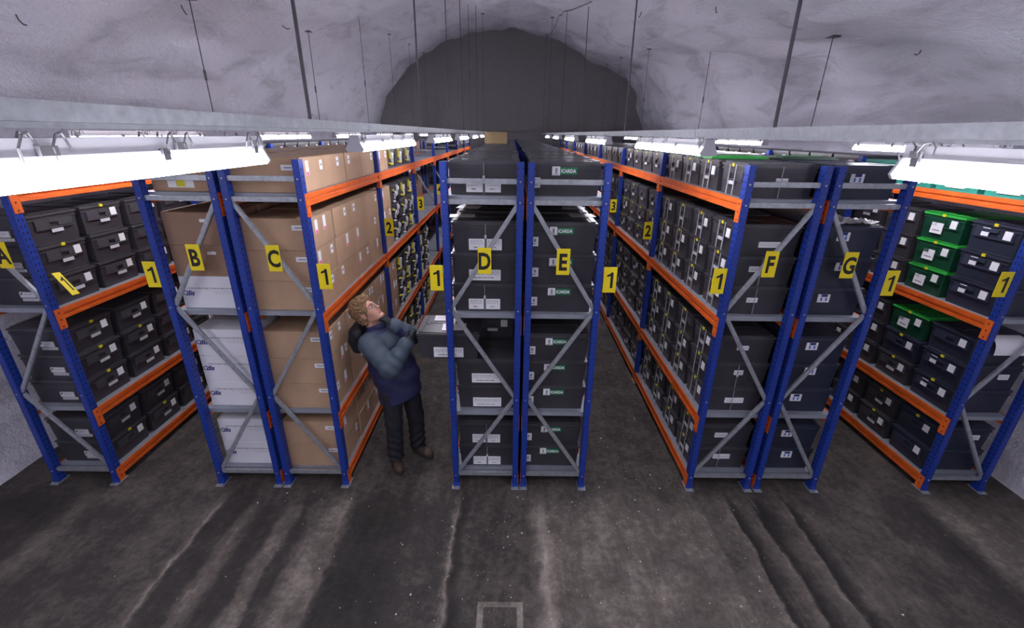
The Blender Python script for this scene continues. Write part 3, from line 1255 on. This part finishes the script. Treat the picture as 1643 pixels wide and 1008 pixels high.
# ------------------------------------------------------------------ cable trays, hanger rods and strip lights
LAMPS = {-0.92: ([-3.31 + 2.64 * k for k in range(-3, 7)], 1.53, 'left'), 1.17: ([-3.62 + 3.0 * k for k in range(-3, 6)], 1.53, 'right'),
         -3.3: ([-2.6 + 2.7 * k for k in range(-3, 7)], 1.5, 'far left'), 3.5: ([-3.49 + 3.35 * k for k in range(-2, 5)], 1.55, 'far right')}
RODS = {-0.92: [(-1.25, 1), (1.4, 1), (3.7, 1), (5.7, 1), (7.2, 0), (9.2, 1), (12.0, 0)], 1.17: [(-1.3, 1), (1.6, 1), (4.9, 1), (8.3, 1), (12.6, 0), (15.3, 0)],
        -3.3: [(1.95, 0), (4.9, 0), (7.75, 0), (10.4, 0), (12.8, 0), (15.4, 0)], 3.5: [(2.25, 0), (5.7, 0), (9.8, 0), (13.2, 0), (15.6, 0)]}
ROWW = {-0.92: 'aisle right of rack C', 1.17: 'aisle left of rack F', -3.3: 'aisle left of rack B', 3.5: 'aisle right of rack G'}
DWIN = .055
b = MB()
LAMPL = 1.53
def trough(b, y0, y1, sec, m_):
    for (z0, w0), (z1, w1) in zip(sec, sec[1:]):
        b.hexa([(-w0, y0, z0), (w0, y0, z0), (w0, y1, z0), (-w0, y1, z0), (-w1, y0, z1), (w1, y0, z1), (w1, y1, z1), (-w1, y1, z1)], m_)


trough(b, 0, LAMPL, [(0, .042), (.012, .052), (.048, .034)], 'diffuser')
DIFF = b.mesh('lamp_diffuser')
b = MB()
b.box(-.034, .034, -.012, LAMPL + .012, .0485, .060, 'housing')
b.box(-.030, .030, -.006, LAMPL + .006, .060, .092, 'housing')
for y in (-.012, LAMPL + .0005):
    trough(b, y, y + .0115, [(-.001, .043), (.012, .053), (.0485, .035)], 'housing')
HOUS = b.mesh('lamp_housing')
b = MB()
b.box(.0345, .0405, -.012, .012, .036, .064, 'steel')
b.box(.030, .0345, -.012, .012, .056, .064, 'steel')
CLIP = b.mesh('lamp_clip')
b = MB()
for sx in (1,):
    for y, s2 in ((.28, 1), (.345, -1)):
        x = sx * .036
        b.tube([(x, y - .02, .05), (x + sx * .006, y - .026, .075), (x + sx * .006, y - .012, .098), (x, y + .006, .102), (x - sx * .004, y + .016, .09), (x, y + .02, .068)], .0024, 'wirec', 5)
    b.box(.028, .041, .294, .331, .060, .078, 'wirec')
LOOP = b.mesh('cable_loop')
for x, (lst, L, nm) in LAMPS.items():
    tray = thing('cable_tray', f'long galvanised cable tray over the {ROWW[x]}', 'cable tray', (x, 0, -.010 if x > 0 else 0))
    ya, yb = -12.4, 16.0
    edges = [ya]
    q = -1.0 if x < 0 else -.75
    while edges[-1] < yb - 3.2:
        edges.append(edges[-1] + 3.0)
    edges[-1] = yb
    for y0, y1 in zip(edges, edges[1:]):
        b = MB()
        b.box(-.030, .030, y0 + .001, y1 - .001, 3.204, 3.207, 'galv')
        b.box(-.030, -.027, y0 + .001, y1 - .001, 3.207, 3.242, 'galv')
        b.box(.027, .030, y0 + .001, y1 - .001, 3.207, 3.242, 'galv')
        b.box(-.018, .018, y0 + .001, y1 - .001, 3.192, 3.203, 'galv')
        obj('tray_section', b.mesh('tray_section'), tray)
        b = MB()
        b.box(-.032, .032, y1 - .05, y1 + .05, 3.200, 3.238, 'galv')
        if y1 < yb:
            obj('tray_joint', b.mesh('tray_joint'), tray)
    for y, thick in RODS[x]:
        zc = ceil_z(x, y) + .03
        b = MB()
        sl = random.uniform(-.02, .02)
        if thick:
            b.tube([(0, y, 3.205), (sl, y, zc)], .008 if y < 3 else .0065, 'steel', 6)
        else:
            b.tube([(0, y, 3.205), (sl, y, zc)], .0055, 'steel', 5)
        rod = obj('hanger_rod', b.mesh('hanger_rod'), tray)
        if not thick:
            b = MB()
            zt = 3.205 + (zc - 3.205) * .42
            b.tube([(sl * .42, y, zt - .05), (sl * .42, y, zt + .05)], [.012, .012], 'steel', 6)
            obj('turnbuckle', b.mesh('turnbuckle'), rod)
            b = MB()
            b.box(sl - .05, sl + .05, y - .05, y + .05, zc - .05, zc - .04, 'steel')
            obj('anchor_plate', b.mesh('anchor_plate'), rod)
    lst = [y for y in lst if y + LAMPL < 16]
    for k, y in enumerate(lst):
        k0 = sum(1 for q in lst if q + LAMPL < -2.4)  # lamps before this index are unseen, added to brighten the rack fronts
        lb = f'{ORD[k - k0]} lit strip light from the front over the {ROWW[x]}' if k >= k0 else f'lit strip light {("just", "further", "furthest")[k0 - k - 1]} behind the view, added unseen, over the {ROWW[x]}'
        t = thing('strip_light', lb, 'lamp', (x, y, 3.083), 0, f'strip lights over the {ROWW[x]}')
        obj('lamp_housing', HOUS, t)
        obj('lamp_diffuser', DIFF, t, label='glowing white diffuser')
        if y < 8:
            for yy in (.05, .48, 1.05, 1.48):
                obj('lamp_clip', CLIP, t, (0, yy, 0))
                obj('lamp_clip', CLIP, t, (0, yy, 0), math.pi)
            for y0 in (-.25, .43, .80, 1.17):
                obj('cable_loop', LOOP, t, (0, y0, 0))
                obj('cable_loop', LOOP, t, (0, y0 + .625, 0), math.pi)
# loose cable on the ceiling
def drape():
    path = [(1.15, 4.43, 5.02), (1.07, 4.84, 5.06), (.93, 5.05, 5.05), (.81, 5.12, 5.04), (.97, 7.4, 5.46), (1.14, 9.6, 5.93), (1.28, 11.57, 6.31), (1.33, 13.17, 6.42), (1.31, 14.32, 6.43), (1.22, 16.1, 6.52)]
    b = MB()
    b.tube(path, [.007] * 4 + [.010] * 6, 'steel', 5)
    return b.mesh('ceiling_cable')


o = obj('ceiling_cable', drape(), None)
tag(o, 'thin dark cable straggling across the ceiling near the end wall', 'cable')

# stubs of rock bolts sticking out of the sprayed ceiling
for (x, y, d, lb) in ((-4.27, 1.05, (.1, 0, -.1), 'short dark rock bolt stub high on the left wall, leftmost'), (-3.51, 2.13, (.05, .02, -.14), 'short dark rock bolt beside the leftmost hanger rod'),
                      (-3.33, 4.06, (.16, .0, -.06), 'bent dark rock bolt between the two leftmost hanger rods'), (1.85, 4.2, (-.06, 0, -.1), 'dark rock bolt stub right of the end wall arch'),
                      (2.41, 2.89, (.05, .02, -.1), 'dark rock bolt stub left of the right thick hanger rod'), (4.52, 2.24, (-.1, 0, -.05), 'dark rock bolt stub high on the right wall')):
    z = ceil_z(x, y)
    b = MB()
    b.tube([(0, 0, .05), (d[0] * .15, d[1] * .2, -.02), (d[0] * .45, d[1] * .6, -.03 + d[2] * .25), (d[0] * .7, d[1] * .8, d[2] * .6)], .0065, 'steel', 5)
    o = obj('rock_bolt', b.mesh('rock_bolt'), None, (x, y, z))
    tag(o, lb, 'bolt', 'rock bolt stubs on the ceiling')

# pebbles on the floor
rnd = random.Random(3)


def grit(label, n, fx, fy):
    pb = MB()
    mi = pb.mat('pebble')
    for i in range(n):
        x, y = fx(), fy()
        r = rnd.choice((.002, .003, .003, .003, .004, .004, .005, .009))
        k = [(math.cos(a) * r * rnd.uniform(.6, 1.2) + x, math.sin(a) * r * rnd.uniform(.6, 1.2) + y) for a in [j * math.pi / 2.5 for j in range(5)]]
        bI = len(pb.v)
        for (u, v) in k:
            pb.v.append((u, v, 0.0))
        for (u, v) in k:
            pb.v.append((x + (u - x) * .6, y + (v - y) * .6, r * .7))
        for j in range(5):
            j2 = (j + 1) % 5
            pb.f.append((bI + j, bI + j2, bI + 5 + j2, bI + 5 + j))
            pb.mi.append(mi)
        pb.f.append(tuple(bI + 5 + j for j in range(5)))
        pb.mi.append(mi)
    o = obj('floor_grit', pb.mesh('floor_grit'), None)
    tag(o, label, 'grit', None, 'stuff')


grit('scattered pale grit and small stones on the dark floor before the racks', 420, lambda: max(-3.6, min(3.8, rnd.gauss(.5, 1.3))), lambda: rnd.uniform(-2.2, -.12))
grit('pale grit on the floor of the aisle where the person stands', 70, lambda: rnd.uniform(-1.45, -.62), lambda: rnd.uniform(.9, 3.5))
grit('pale grit on the floor of the aisle left of rack F', 90, lambda: rnd.uniform(.82, 1.62), lambda: rnd.uniform(-.1, 3.5))

# ------------------------------------------------------------------ the person
def smin(a, b_, k):
    h = np.clip(0.5 + 0.5 * (b_ - a) / k, 0, 1)
    return b_ * (1 - h) + a * h - k * h * (1 - h)


def smax(a, b_, k):
    return -smin(-a, -b_, k)


def cone(P, a, c, r1, r2):
    a, c = np.array(a, float), np.array(c, float)
    d = c - a
    t_ = np.clip(((P - a) @ d) / (d @ d), 0, 1)
    return np.linalg.norm(P - a - t_[..., None] * d, axis=-1) - (r1 + (r2 - r1) * t_)


def ell(P, c, r):
    q = (P - np.array(c, float)) / np.array(r, float)
    n = np.linalg.norm(q, axis=-1)
    return (n - 1) * min(r) * (0.5 + 0.5 * np.clip(n, 0, 2) / 1.0) if False else (n - 1) * (n / np.maximum(1e-6, np.linalg.norm(q / np.array(r, float), axis=-1)))


def surface_nets(fn, lo, hi, h):
    lo, hi = np.array(lo, float), np.array(hi, float)
    n = np.ceil((hi - lo) / h).astype(int) + 1
    ax = [lo[i] + h * np.arange(n[i]) for i in range(3)]
    P = np.stack(np.meshgrid(*ax, indexing='ij'), -1)
    V = fn(P)
    ins = V < 0
    cnt = np.zeros(n - 1)
    acc = np.zeros(tuple(n - 1) + (3,))
    corners = [(i, j, k) for i in (0, 1) for j in (0, 1) for k in (0, 1)]
    sl = lambda c: tuple(slice(c[i], n[i] - 1 + c[i]) for i in range(3))
    for c in corners:
        for axn in range(3):
            if c[axn] == 0:
                d = list(c)
                d[axn] = 1
                a, b_ = V[sl(c)], V[sl(d)]
                cr_ = ins[sl(c)] != ins[sl(d)]
                t_ = np.where(cr_, a / np.where(cr_, a - b_, 1), 0)
                p = np.zeros(tuple(n - 1) + (3,))
                for q in range(3):
                    p[..., q] = c[q]
                p[..., axn] += t_
                acc += p * cr_[..., None]
                cnt += cr_
    act = cnt > 0
    idx = -np.ones(n - 1, int)
    idx[act] = np.arange(act.sum())
    cell = np.argwhere(act)
    verts = lo + h * (cell + acc[act] / cnt[act][:, None])
    faces = []
    for axn in range(3):
        u, w = [(1, 2), (2, 0), (0, 1)][axn]
        s0 = [slice(0, n[i]) for i in range(3)]
        s1 = list(s0)
        s0[axn] = slice(0, n[axn] - 1)
        s1[axn] = slice(1, n[axn])
        cross = ins[tuple(s0)] != ins[tuple(s1)]
        e = np.argwhere(cross)
        ok = (e[:, u] > 0) & (e[:, w] > 0) & (e[:, u] < n[u] - 1) & (e[:, w] < n[w] - 1)
        e = e[ok]
        sgn = ins[tuple(s0)][tuple(e.T)]
        def at(du, dw):
            q = e.copy()
            q[:, u] -= du
            q[:, w] -= dw
            return idx[tuple(q.T)]
        f = np.stack([at(1, 1), at(0, 1), at(0, 0), at(1, 0)], 1)
        f = np.where(sgn[:, None], f, f[:, ::-1])
        faces.append(f)
    return verts, np.concatenate(faces)


def net_mesh(name, fn, lo, hi, h, mats, pick=None, smooth_it=1):
    v, f = surface_nets(fn, lo, hi, h)
    me = bpy.data.meshes.new(name)
    me.from_pydata(v.tolist(), [], f.tolist())
    for m_ in mats:
        me.materials.append(M[m_])
    if pick is not None:
        c = v[f].mean(1)
        me.polygons.foreach_set('material_index', pick(c).astype(int))
    me.polygons.foreach_set('use_smooth', [True] * len(f))
    me.update()
    return me


M['skin'] = simple('skin', (0.52, 0.27, 0.205, 1), 0.5, var=0.10, scale=14)
M['lips'] = simple('lips', (0.40, 0.14, 0.12, 1), 0.5, var=0.05)
M['eye'] = simple('eye_white', (0.6, 0.58, 0.56, 1), 0.3, var=0.0)
M['iris'] = simple('iris', (0.05, 0.06, 0.08, 1), 0.2, var=0.0)
M['hair'] = simple('curly_fair_hair', (0.23, 0.135, 0.065, 1), 0.7, var=0.5, scale=55, bump=0.8)
M['jnavy'] = simple('navy_jacket_cloth', (0.014, 0.017, 0.070, 1), 0.7, var=0.2, scale=14, bump=0.25)
M['jteal'] = simple('slate_jacket_cloth', (0.044, 0.064, 0.092, 1), 0.7, var=0.15, scale=14, bump=0.25)
M['jblack'] = simple('black_jacket_cloth', (0.012, 0.013, 0.020, 1), 0.75, var=0.2, scale=14)
M['trouser'] = simple('black_work_trousers', (0.010, 0.010, 0.018, 1), 0.75, var=0.25, scale=12, bump=0.25)
M['boot'] = simple('brown_leather_boot', (0.055, 0.035, 0.026, 1), 0.6, var=0.3, scale=20)
M['sole'] = simple('black_rubber_sole', (0.012, 0.012, 0.012, 1), 0.8, var=0.1)
M['glove'] = simple('dark_knit_glove', (0.012, 0.012, 0.020, 1), 0.8, var=0.2, scale=30)
M['wire'] = simple('thin_metal_glasses', (0.10, 0.10, 0.11, 1), 0.3, 0.8, var=0.0)

PX, PY = -1.10, 0.38
person = thing('person', 'person in navy and slate jacket looking up in the aisle right of rack C', 'person', (PX, PY, 0))
OFS = np.array([PX, PY, 0.0])
W_ = lambda x, y, z: np.array([x, y, z]) - OFS       # world to person space

# head frame
HC = W_(-1.300, .345, 1.675)
g = np.array([.74, -.22, .64]); g /= np.linalg.norm(g)
upv = np.array([-.64, .0, .76]); upv -= g * (upv @ g); upv /= np.linalg.norm(upv)
sd = np.cross(g, upv)                                # the person's right
HR = np.stack([sd, g, upv], 1)                       # local -> person


def to_head(P):
    return (P - HC) @ HR


HS = 1.06                                            # head scale


def head_sdf(P):
    q = to_head(P) / HS
    ax = np.stack([np.abs(q[..., 0]), q[..., 1], q[..., 2]], -1)
    d = ell(q, (0, -.018, .035), (.076, .096, .088))
    d = smin(d, ell(q, (0, .030, -.040), (.058, .062, .080)), .03)
    d = smin(d, ell(ax, (.030, .052, -.030), (.026, .028, .030)), .02)     # cheeks
    d = smin(d, cone(ax, (.045, .0, -.075), (.012, .072, -.104), .018, .018), .022)  # jaw to chin
    d = smin(d, ell(q, (0, .080, -.103), (.019, .015, .016)), .012)        # chin
    d = smin(d, cone(ax, (.010, .083, .030), (.042, .066, .026), .011, .009), .012)  # brow
    d = smax(d, -ell(ax, (.031, .098, .008), (.018, .016, .012)), .008)    # sockets
    d = smin(d, cone(q, (0, .088, .014), (0, .112, -.026), .0075, .0105), .010)  # nose bridge
    d = smin(d, ell(q, (0, .113, -.030), (.012, .011, .010)), .006)
    d = smin(d, ell(ax, (.012, .101, -.033), (.008, .010, .008)), .005)    # nostril wings
    d = smin(d, cone(ax, (0, .093, -.060), (.020, .083, -.063), .0065, .003), .004)   # lips
    d = smin(d, cone(ax, (0, .091, -.072), (.018, .082, -.069), .0070, .003), .004)
    d = smax(d, -cone(ax, (0, .102, -.0662), (.022, .090, -.0662), .0022, .0015), .002)
    d = smin(d, ell(ax, (.080, -.012, -.006), (.009, .021, .032)), .006)   # ears
    d = smax(d, -ell(ax, (.088, -.008, -.004), (.005, .012, .019)), .004)
    return d * HS


def body_sdf(P):
    d = head_sdf(P)
    neck_top = HC + HR @ np.array([0, -.030, -.055])
    d = smin(d, cone(P, neck_top, W_(-1.262, .37, 1.49), .056, .062), .02)
    d = smin(d, ell(P, W_(-1.225, .375, 1.40), (.15, .13, .13)), .05)
    return d


def body_pick(c):
    q = to_head(c) / HS
    lip = (np.abs(q[:, 0]) < .021) & (q[:, 2] < -.056) & (q[:, 2] > -.077) & (q[:, 1] > .080)
    return lip.astype(int)


obj('body', net_mesh('body', body_sdf, HC + (-.20, -.2, -.40), HC + (.22, .2, .16), .0042, ['skin', 'lips'], body_pick), person)
# eyes
for s_ in (-1, 1):
    c = HC + HR @ (np.array([s_ * .031, .0775, .008]) * HS)
    def eye(P, c=c):
        return np.linalg.norm(P - c, axis=-1) - .0125
    def epick(cc, c=c):
        return (((cc - c) @ (HR @ np.array([0, 1, .15]))) > .0108).astype(int)
    obj('eye', net_mesh('eye', eye, c - .017, c + .017, .0025, ['eye', 'iris'], epick), person)


def hair_sdf(P):
    q = to_head(P) / HS
    n = .5 * (np.sin(q[..., 0] * 150 + 2 * np.sin(q[..., 2] * 90)) * np.sin(q[..., 1] * 140 + 1.5 * np.sin(q[..., 0] * 110)) + np.sin(q[..., 2] * 160 + 2 * np.sin(q[..., 1] * 80)) * .8)
    d = ell(q, (0, -.032, .050), (.102, .110, .108))
    d = smin(d, ell(q, (0, -.070, -.020), (.084, .062, .090)), .03)
    d = smin(d, ell(q, (0, .045, .105), (.066, .045, .036)), .03)
    d = d - n * .009
    face = ell(q, (0, .105, -.035), (.082, .088, .112))
    d = smax(d, -face, .01)
    ears = ell(np.stack([np.abs(q[..., 0]), q[..., 1], q[..., 2]], -1), (.10, -.002, -.010), (.034, .026, .036))
    d = smax(d, -ears, .008)
    return d * HS


obj('hair', net_mesh('hair', hair_sdf, HC - .23, HC + .23, .0052, ['hair']), person)
# eyebrows and glasses
b = MB()
H_ = lambda x, y, z: tuple(HC + HR @ (np.array([x, y, z]) * HS))
for s_ in (-1, 1):
    ring = [H_(s_ * .033 + .0235 * math.cos(a), .106 - .10 * (.0235 * math.cos(a)) ** 2 - abs(s_ * .033 + .0235 * math.cos(a)) * .16, .004 + .0175 * math.sin(a)) for a in [2 * math.pi * i / 16 for i in range(17)]]
    b.tube(ring, .0014, 'wire', 5)
    b.tube([H_(s_ * .0565, .0965, .008), H_(s_ * .078, .06, .010), H_(s_ * .084, .0, .012)], .0014, 'wire', 5)
b.tube([H_(-.0095, .104, .008), H_(0, .108, .010), H_(.0095, .104, .008)], .0014, 'wire', 5)
obj('glasses', b.mesh('glasses'), person, label='thin wire glasses')
b = MB()
for s_ in (-1, 1):
    b.tube([H_(s_ * .012, .094, .030), H_(s_ * .030, .089, .036), H_(s_ * .050, .072, .030)], [.0035, .004, .002], 'hair', 5)
obj('eyebrow', b.mesh('eyebrow'), person, kind='stuff')

# jacket ------------------------------------------------------------
NS, NE, NW = W_(-1.275, .215, 1.405), W_(-1.075, .095, 1.225), W_(-.925, .175, 1.435)     # near arm
FS_, FE, FW = W_(-1.130, .520, 1.430), W_(-.925, .385, 1.415), W_(-1.065, .325, 1.545)     # far arm


def arm(P, a, b_, c, r):
    d1 = cone(P, a, b_, r[0], r[1])
    d2 = cone(P, b_, c, r[1], r[2])
    def rip(p0, p1, amp, k):
        e = (p1 - p0)
        L = np.linalg.norm(e)
        t_ = ((P - p0) @ e) / L
        return amp * np.sin(t_ * k + 1.2 * np.sin((P @ np.array([9., 7., 11.]))))
    d1 = d1 + rip(a, b_, .0045, 62)
    d2 = d2 + rip(b_, c, .0045, 66)
    return smin(d1, d2, .02)


HEMN = np.array([-.36, .02, 1.0])
HEMN /= np.linalg.norm(HEMN)


def torso_sdf(P):
    d = ell(P, W_(-1.190, .37, 1.300), (.205, .180, .210))
    d = smin(d, ell(P, W_(-1.130, .37, 1.08), (.228, .185, .24)), .08)
    d = smin(d, cone(P * np.array([1, 1.2, 1]), W_(-1.090, .37, .98) * np.array([1, 1.2, 1]), W_(-1.070, .37, .60) * np.array([1, 1.2, 1]), .215, .205), .05)
    d = smin(d, cone(P, W_(-1.265, .26, 1.41), W_(-1.150, .49, 1.425), .085, .085), .06)
    # quilting ripples and drag folds
    d = d + .006 * np.sin(P[..., 2] * 34 + 2.2 * np.sin(P[..., 0] * 13) + P[..., 1] * 9) * np.clip((P[..., 2] - .62) * 3, 0, 1)
    d = smax(d, -((P - W_(-1.282, .36, .685)) @ HEMN), .012)
    inner = ell(P, W_(-1.075, .37, .60), (.185, .150, .24))
    d = smax(d, -inner, .01)
    return d


def jacket_sdf(P):
    d = torso_sdf(P)
    d = smin(d, arm(P, NS, NE, NW, (.106, .094, .066)), .018)
    d = smin(d, arm(P, FS_, FE, FW, (.096, .084, .060)), .018)
    # collar standing round the neck
    ca, cc = W_(-1.262, .37, 1.455), W_(-1.240, .358, 1.540)
    col_ = np.maximum(cone(P, ca, cc, .094, .090), -cone(P, ca - (0, 0, .05), cc + (0, 0, .12), .074, .076))
    col_ = smax(col_, (P - cc - np.array([0, 0, .01])) @ np.array([-.35, .1, .93]), .01)
    d = smin(d, col_, .012)
    return d


def jacket_pick(c):
    dn = arm(c, NS, NE, NW, (.106, .094, .066))
    df = arm(c, FS_, FE, FW, (.096, .084, .060))
    dt = torso_sdf(c)
    yoke = (c[:, 2] > 1.335 + .25 * (c[:, 0] + .12))
    slv = (np.minimum(dn, df) < dt - .004)
    # navy underarm panels
    near_t = ((c - NS) @ (NE - NS)) / ((NE - NS) @ (NE - NS))
    r = np.where(slv, 1, np.where(yoke, 1, 0))
    dw = np.linalg.norm(c - NW, axis=1)
    far_t = ((c - FE) @ (FW - FE)) / ((FW - FE) @ (FW - FE))
    near_f = cone(c, FE, FW, .09, .07) < .012
    r = np.where(slv & ((dw < .062)), 2, r)
    r = np.where(slv & near_f & (far_t > .30) & (far_t < .80) & (c[:, 2] < FE[2] + .16 * far_t - .002), 0, r)
    col_ = (np.linalg.norm(c - W_(-1.255, .365, 1.50), axis=1) < .135) & (c[:, 2] > 1.462)
    r = np.where(col_ & ~slv, 0, r)
    return r


obj('jacket', net_mesh('jacket', jacket_sdf, W_(-1.48, -.05, .60), W_(-.78, .66, 1.64), .0095, ['jnavy', 'jteal', 'jblack'], jacket_pick), person, label='navy and slate padded jacket')


def hood_sdf(P):
    d = ell(P, W_(-1.435, .40, 1.385), (.085, .150, .150))
    d = smin(d, cone(P, W_(-1.40, .26, 1.48), W_(-1.36, .50, 1.50), .045, .045), .03)
    d = d + .005 * np.sin(P[..., 2] * 55 + P[..., 1] * 30)
    return smax(d, -cone(P, W_(-1.30, .37, 1.45), W_(-1.30, .37, 1.70), .105, .12), .015)


obj('hood', net_mesh('hood', hood_sdf, W_(-1.58, .18, 1.18), W_(-1.2, .62, 1.60), .009, ['jblack']), person, label='black folded hood')
# trousers -----------------------------------------------------------
NH, NK, NA = W_(-1.145, .305, .84), W_(-1.148, .285, .50), W_(-1.165, .305, .085)
FH, FK, FA = W_(-1.010, .445, .84), W_(-.975, .475, .48), W_(-.975, .495, .075)


def trouser_sdf(P):
    d = smin(cone(P, NH, NK, .105, .084), cone(P, NK, NA, .084, .080), .03)
    d2 = smin(cone(P, FH, FK, .105, .084), cone(P, FK, FA, .084, .080), .03)
    d = smin(d, d2, .02)
    d = smin(d, ell(P, W_(-1.078, .375, .88), (.155, .135, .14)), .05)
    lo_ = np.clip((.45 - P[..., 2]) * 3, 0, 1)
    d = d + .007 * np.sin(P[..., 2] * 70 + 3 * np.sin(P[..., 0] * 20) + P[..., 1] * 25) * (.25 + lo_)
    return smax(d, .055 - P[..., 2], .008)


obj('trousers', net_mesh('trousers', trouser_sdf, W_(-1.32, .15, .03), W_(-.80, .62, 1.06), .0095, ['trouser']), person, label='black work trousers')


def boot(ank, toe):
    a = np.array([ank[0], ank[1], 0])
    d_ = np.array([toe[0] - ank[0], toe[1] - ank[1], 0])
    d_ /= np.linalg.norm(d_)
    s_ = np.array([-d_[1], d_[0], 0])
    def fn(P):
        q = P - a
        u, v, w = q @ d_, q @ s_, q[..., 2]
        Q = np.stack([u, v, w], -1)
        d = cone(Q, (-.01, 0, .05), (-.015, 0, .16), .052, .050)
        d = smin(d, cone(Q, (-.03, 0, .045), (.13, 0, .042), .046, .044), .03)
        d = smin(d, ell(Q, (.155, 0, .045), (.060, .050, .042)), .02)
        d = smax(d, .012 - w, .006)
        sole = np.maximum(np.maximum(ell(Q * np.array([1, 1, .0]) + np.array([0, 0, 0]), (.065, 0, 0), (.155, .055, .1)), w - .026), -w)
        return np.minimum(d, sole)
    def pick(c):
        return (c[:, 2] < .027).astype(int)
    lo_ = np.array([min(a[0], a[0] + d_[0] * .22) - .11, min(a[1], a[1] + d_[1] * .22) - .11, -.012])
    hi_ = np.array([max(a[0], a[0] + d_[0] * .22) + .11, max(a[1], a[1] + d_[1] * .22) + .11, .23])
    return net_mesh('boot', fn, lo_, hi_, .0065, ['boot', 'sole'], pick)


obj('boot', boot(NA, W_(-1.085, .12, 0)), person, label='brown leather boot')
obj('boot', boot(FA, W_(-.80, .36, 0)), person, label='brown leather boot')


# gloved hands: palm, four fingers and a thumb each
def hand_sdf(P, wrist, axis, nrm, curl, sx):
    """axis: wrist to knuckles, nrm: palm normal (fingers curl towards it), sx: side of the thumb"""
    ax = np.array(axis, float); ax /= np.linalg.norm(ax)
    nn = np.array(nrm, float); nn -= ax * (nn @ ax); nn /= np.linalg.norm(nn)
    sd_ = np.cross(ax, nn) * sx
    loc = lambda a, s, n_: wrist + ax * a + sd_ * s + nn * n_
    q = P - wrist
    Q = np.stack([q @ ax, q @ sd_, q @ nn], -1)
    d = ell(Q, (.050, 0, 0), (.055, .043, .019))
    d = smin(d, cone(Q, (-.03, 0, 0), (.02, 0, 0), .030, .030), .02)
    lens = (.072, .080, .075, .058)
    for i, L in enumerate(lens):
        s = .031 - i * .0205
        p = np.array([.088, s, .0])
        ang = 0.25
        for j, fr in enumerate((.45, .32, .23)):
            n2 = p + np.array([math.cos(ang), 0, math.sin(ang)]) * L * fr
            seg = cone(Q, p, n2, .0102 - j * .0008, .0098 - j * .001)
            d = smin(d, seg, .005)
            p = n2
            ang += curl
    p0, p1, p2, p3 = (.015, .028, .006), (.045, .052, .020), (.072, .056, .034), (.090, .046, .044)
    d = smin(d, cone(Q, p0, p1, .016, .0125), .010)
    d = smin(d, cone(Q, p1, p2, .0125, .011), .004)
    d = smin(d, cone(Q, p2, p3, .011, .009), .004)
    return d


def hand(wrist, axis, nrm, curl, sx, lb):
    w = np.array(wrist)
    return obj('gloved_hand', net_mesh('gloved_hand', lambda P: hand_sdf(P, w, axis, nrm, curl, sx), w - .15, w + .19, .0042, ['glove']), person, label=lb)


hand(NW + np.array([-.005, .0, .0]), (.55, .50, .42), (-.45, .65, .25), .55, 1, 'dark gloved hand gripping the other elbow')
hand(FW + np.array([-.005, -.005, .005]), (-.62, -.10, .62), (-.55, .15, -.55), .85, -1, 'dark gloved hand held at the chin')
print('crates', count, 'objects', len(bpy.data.objects))
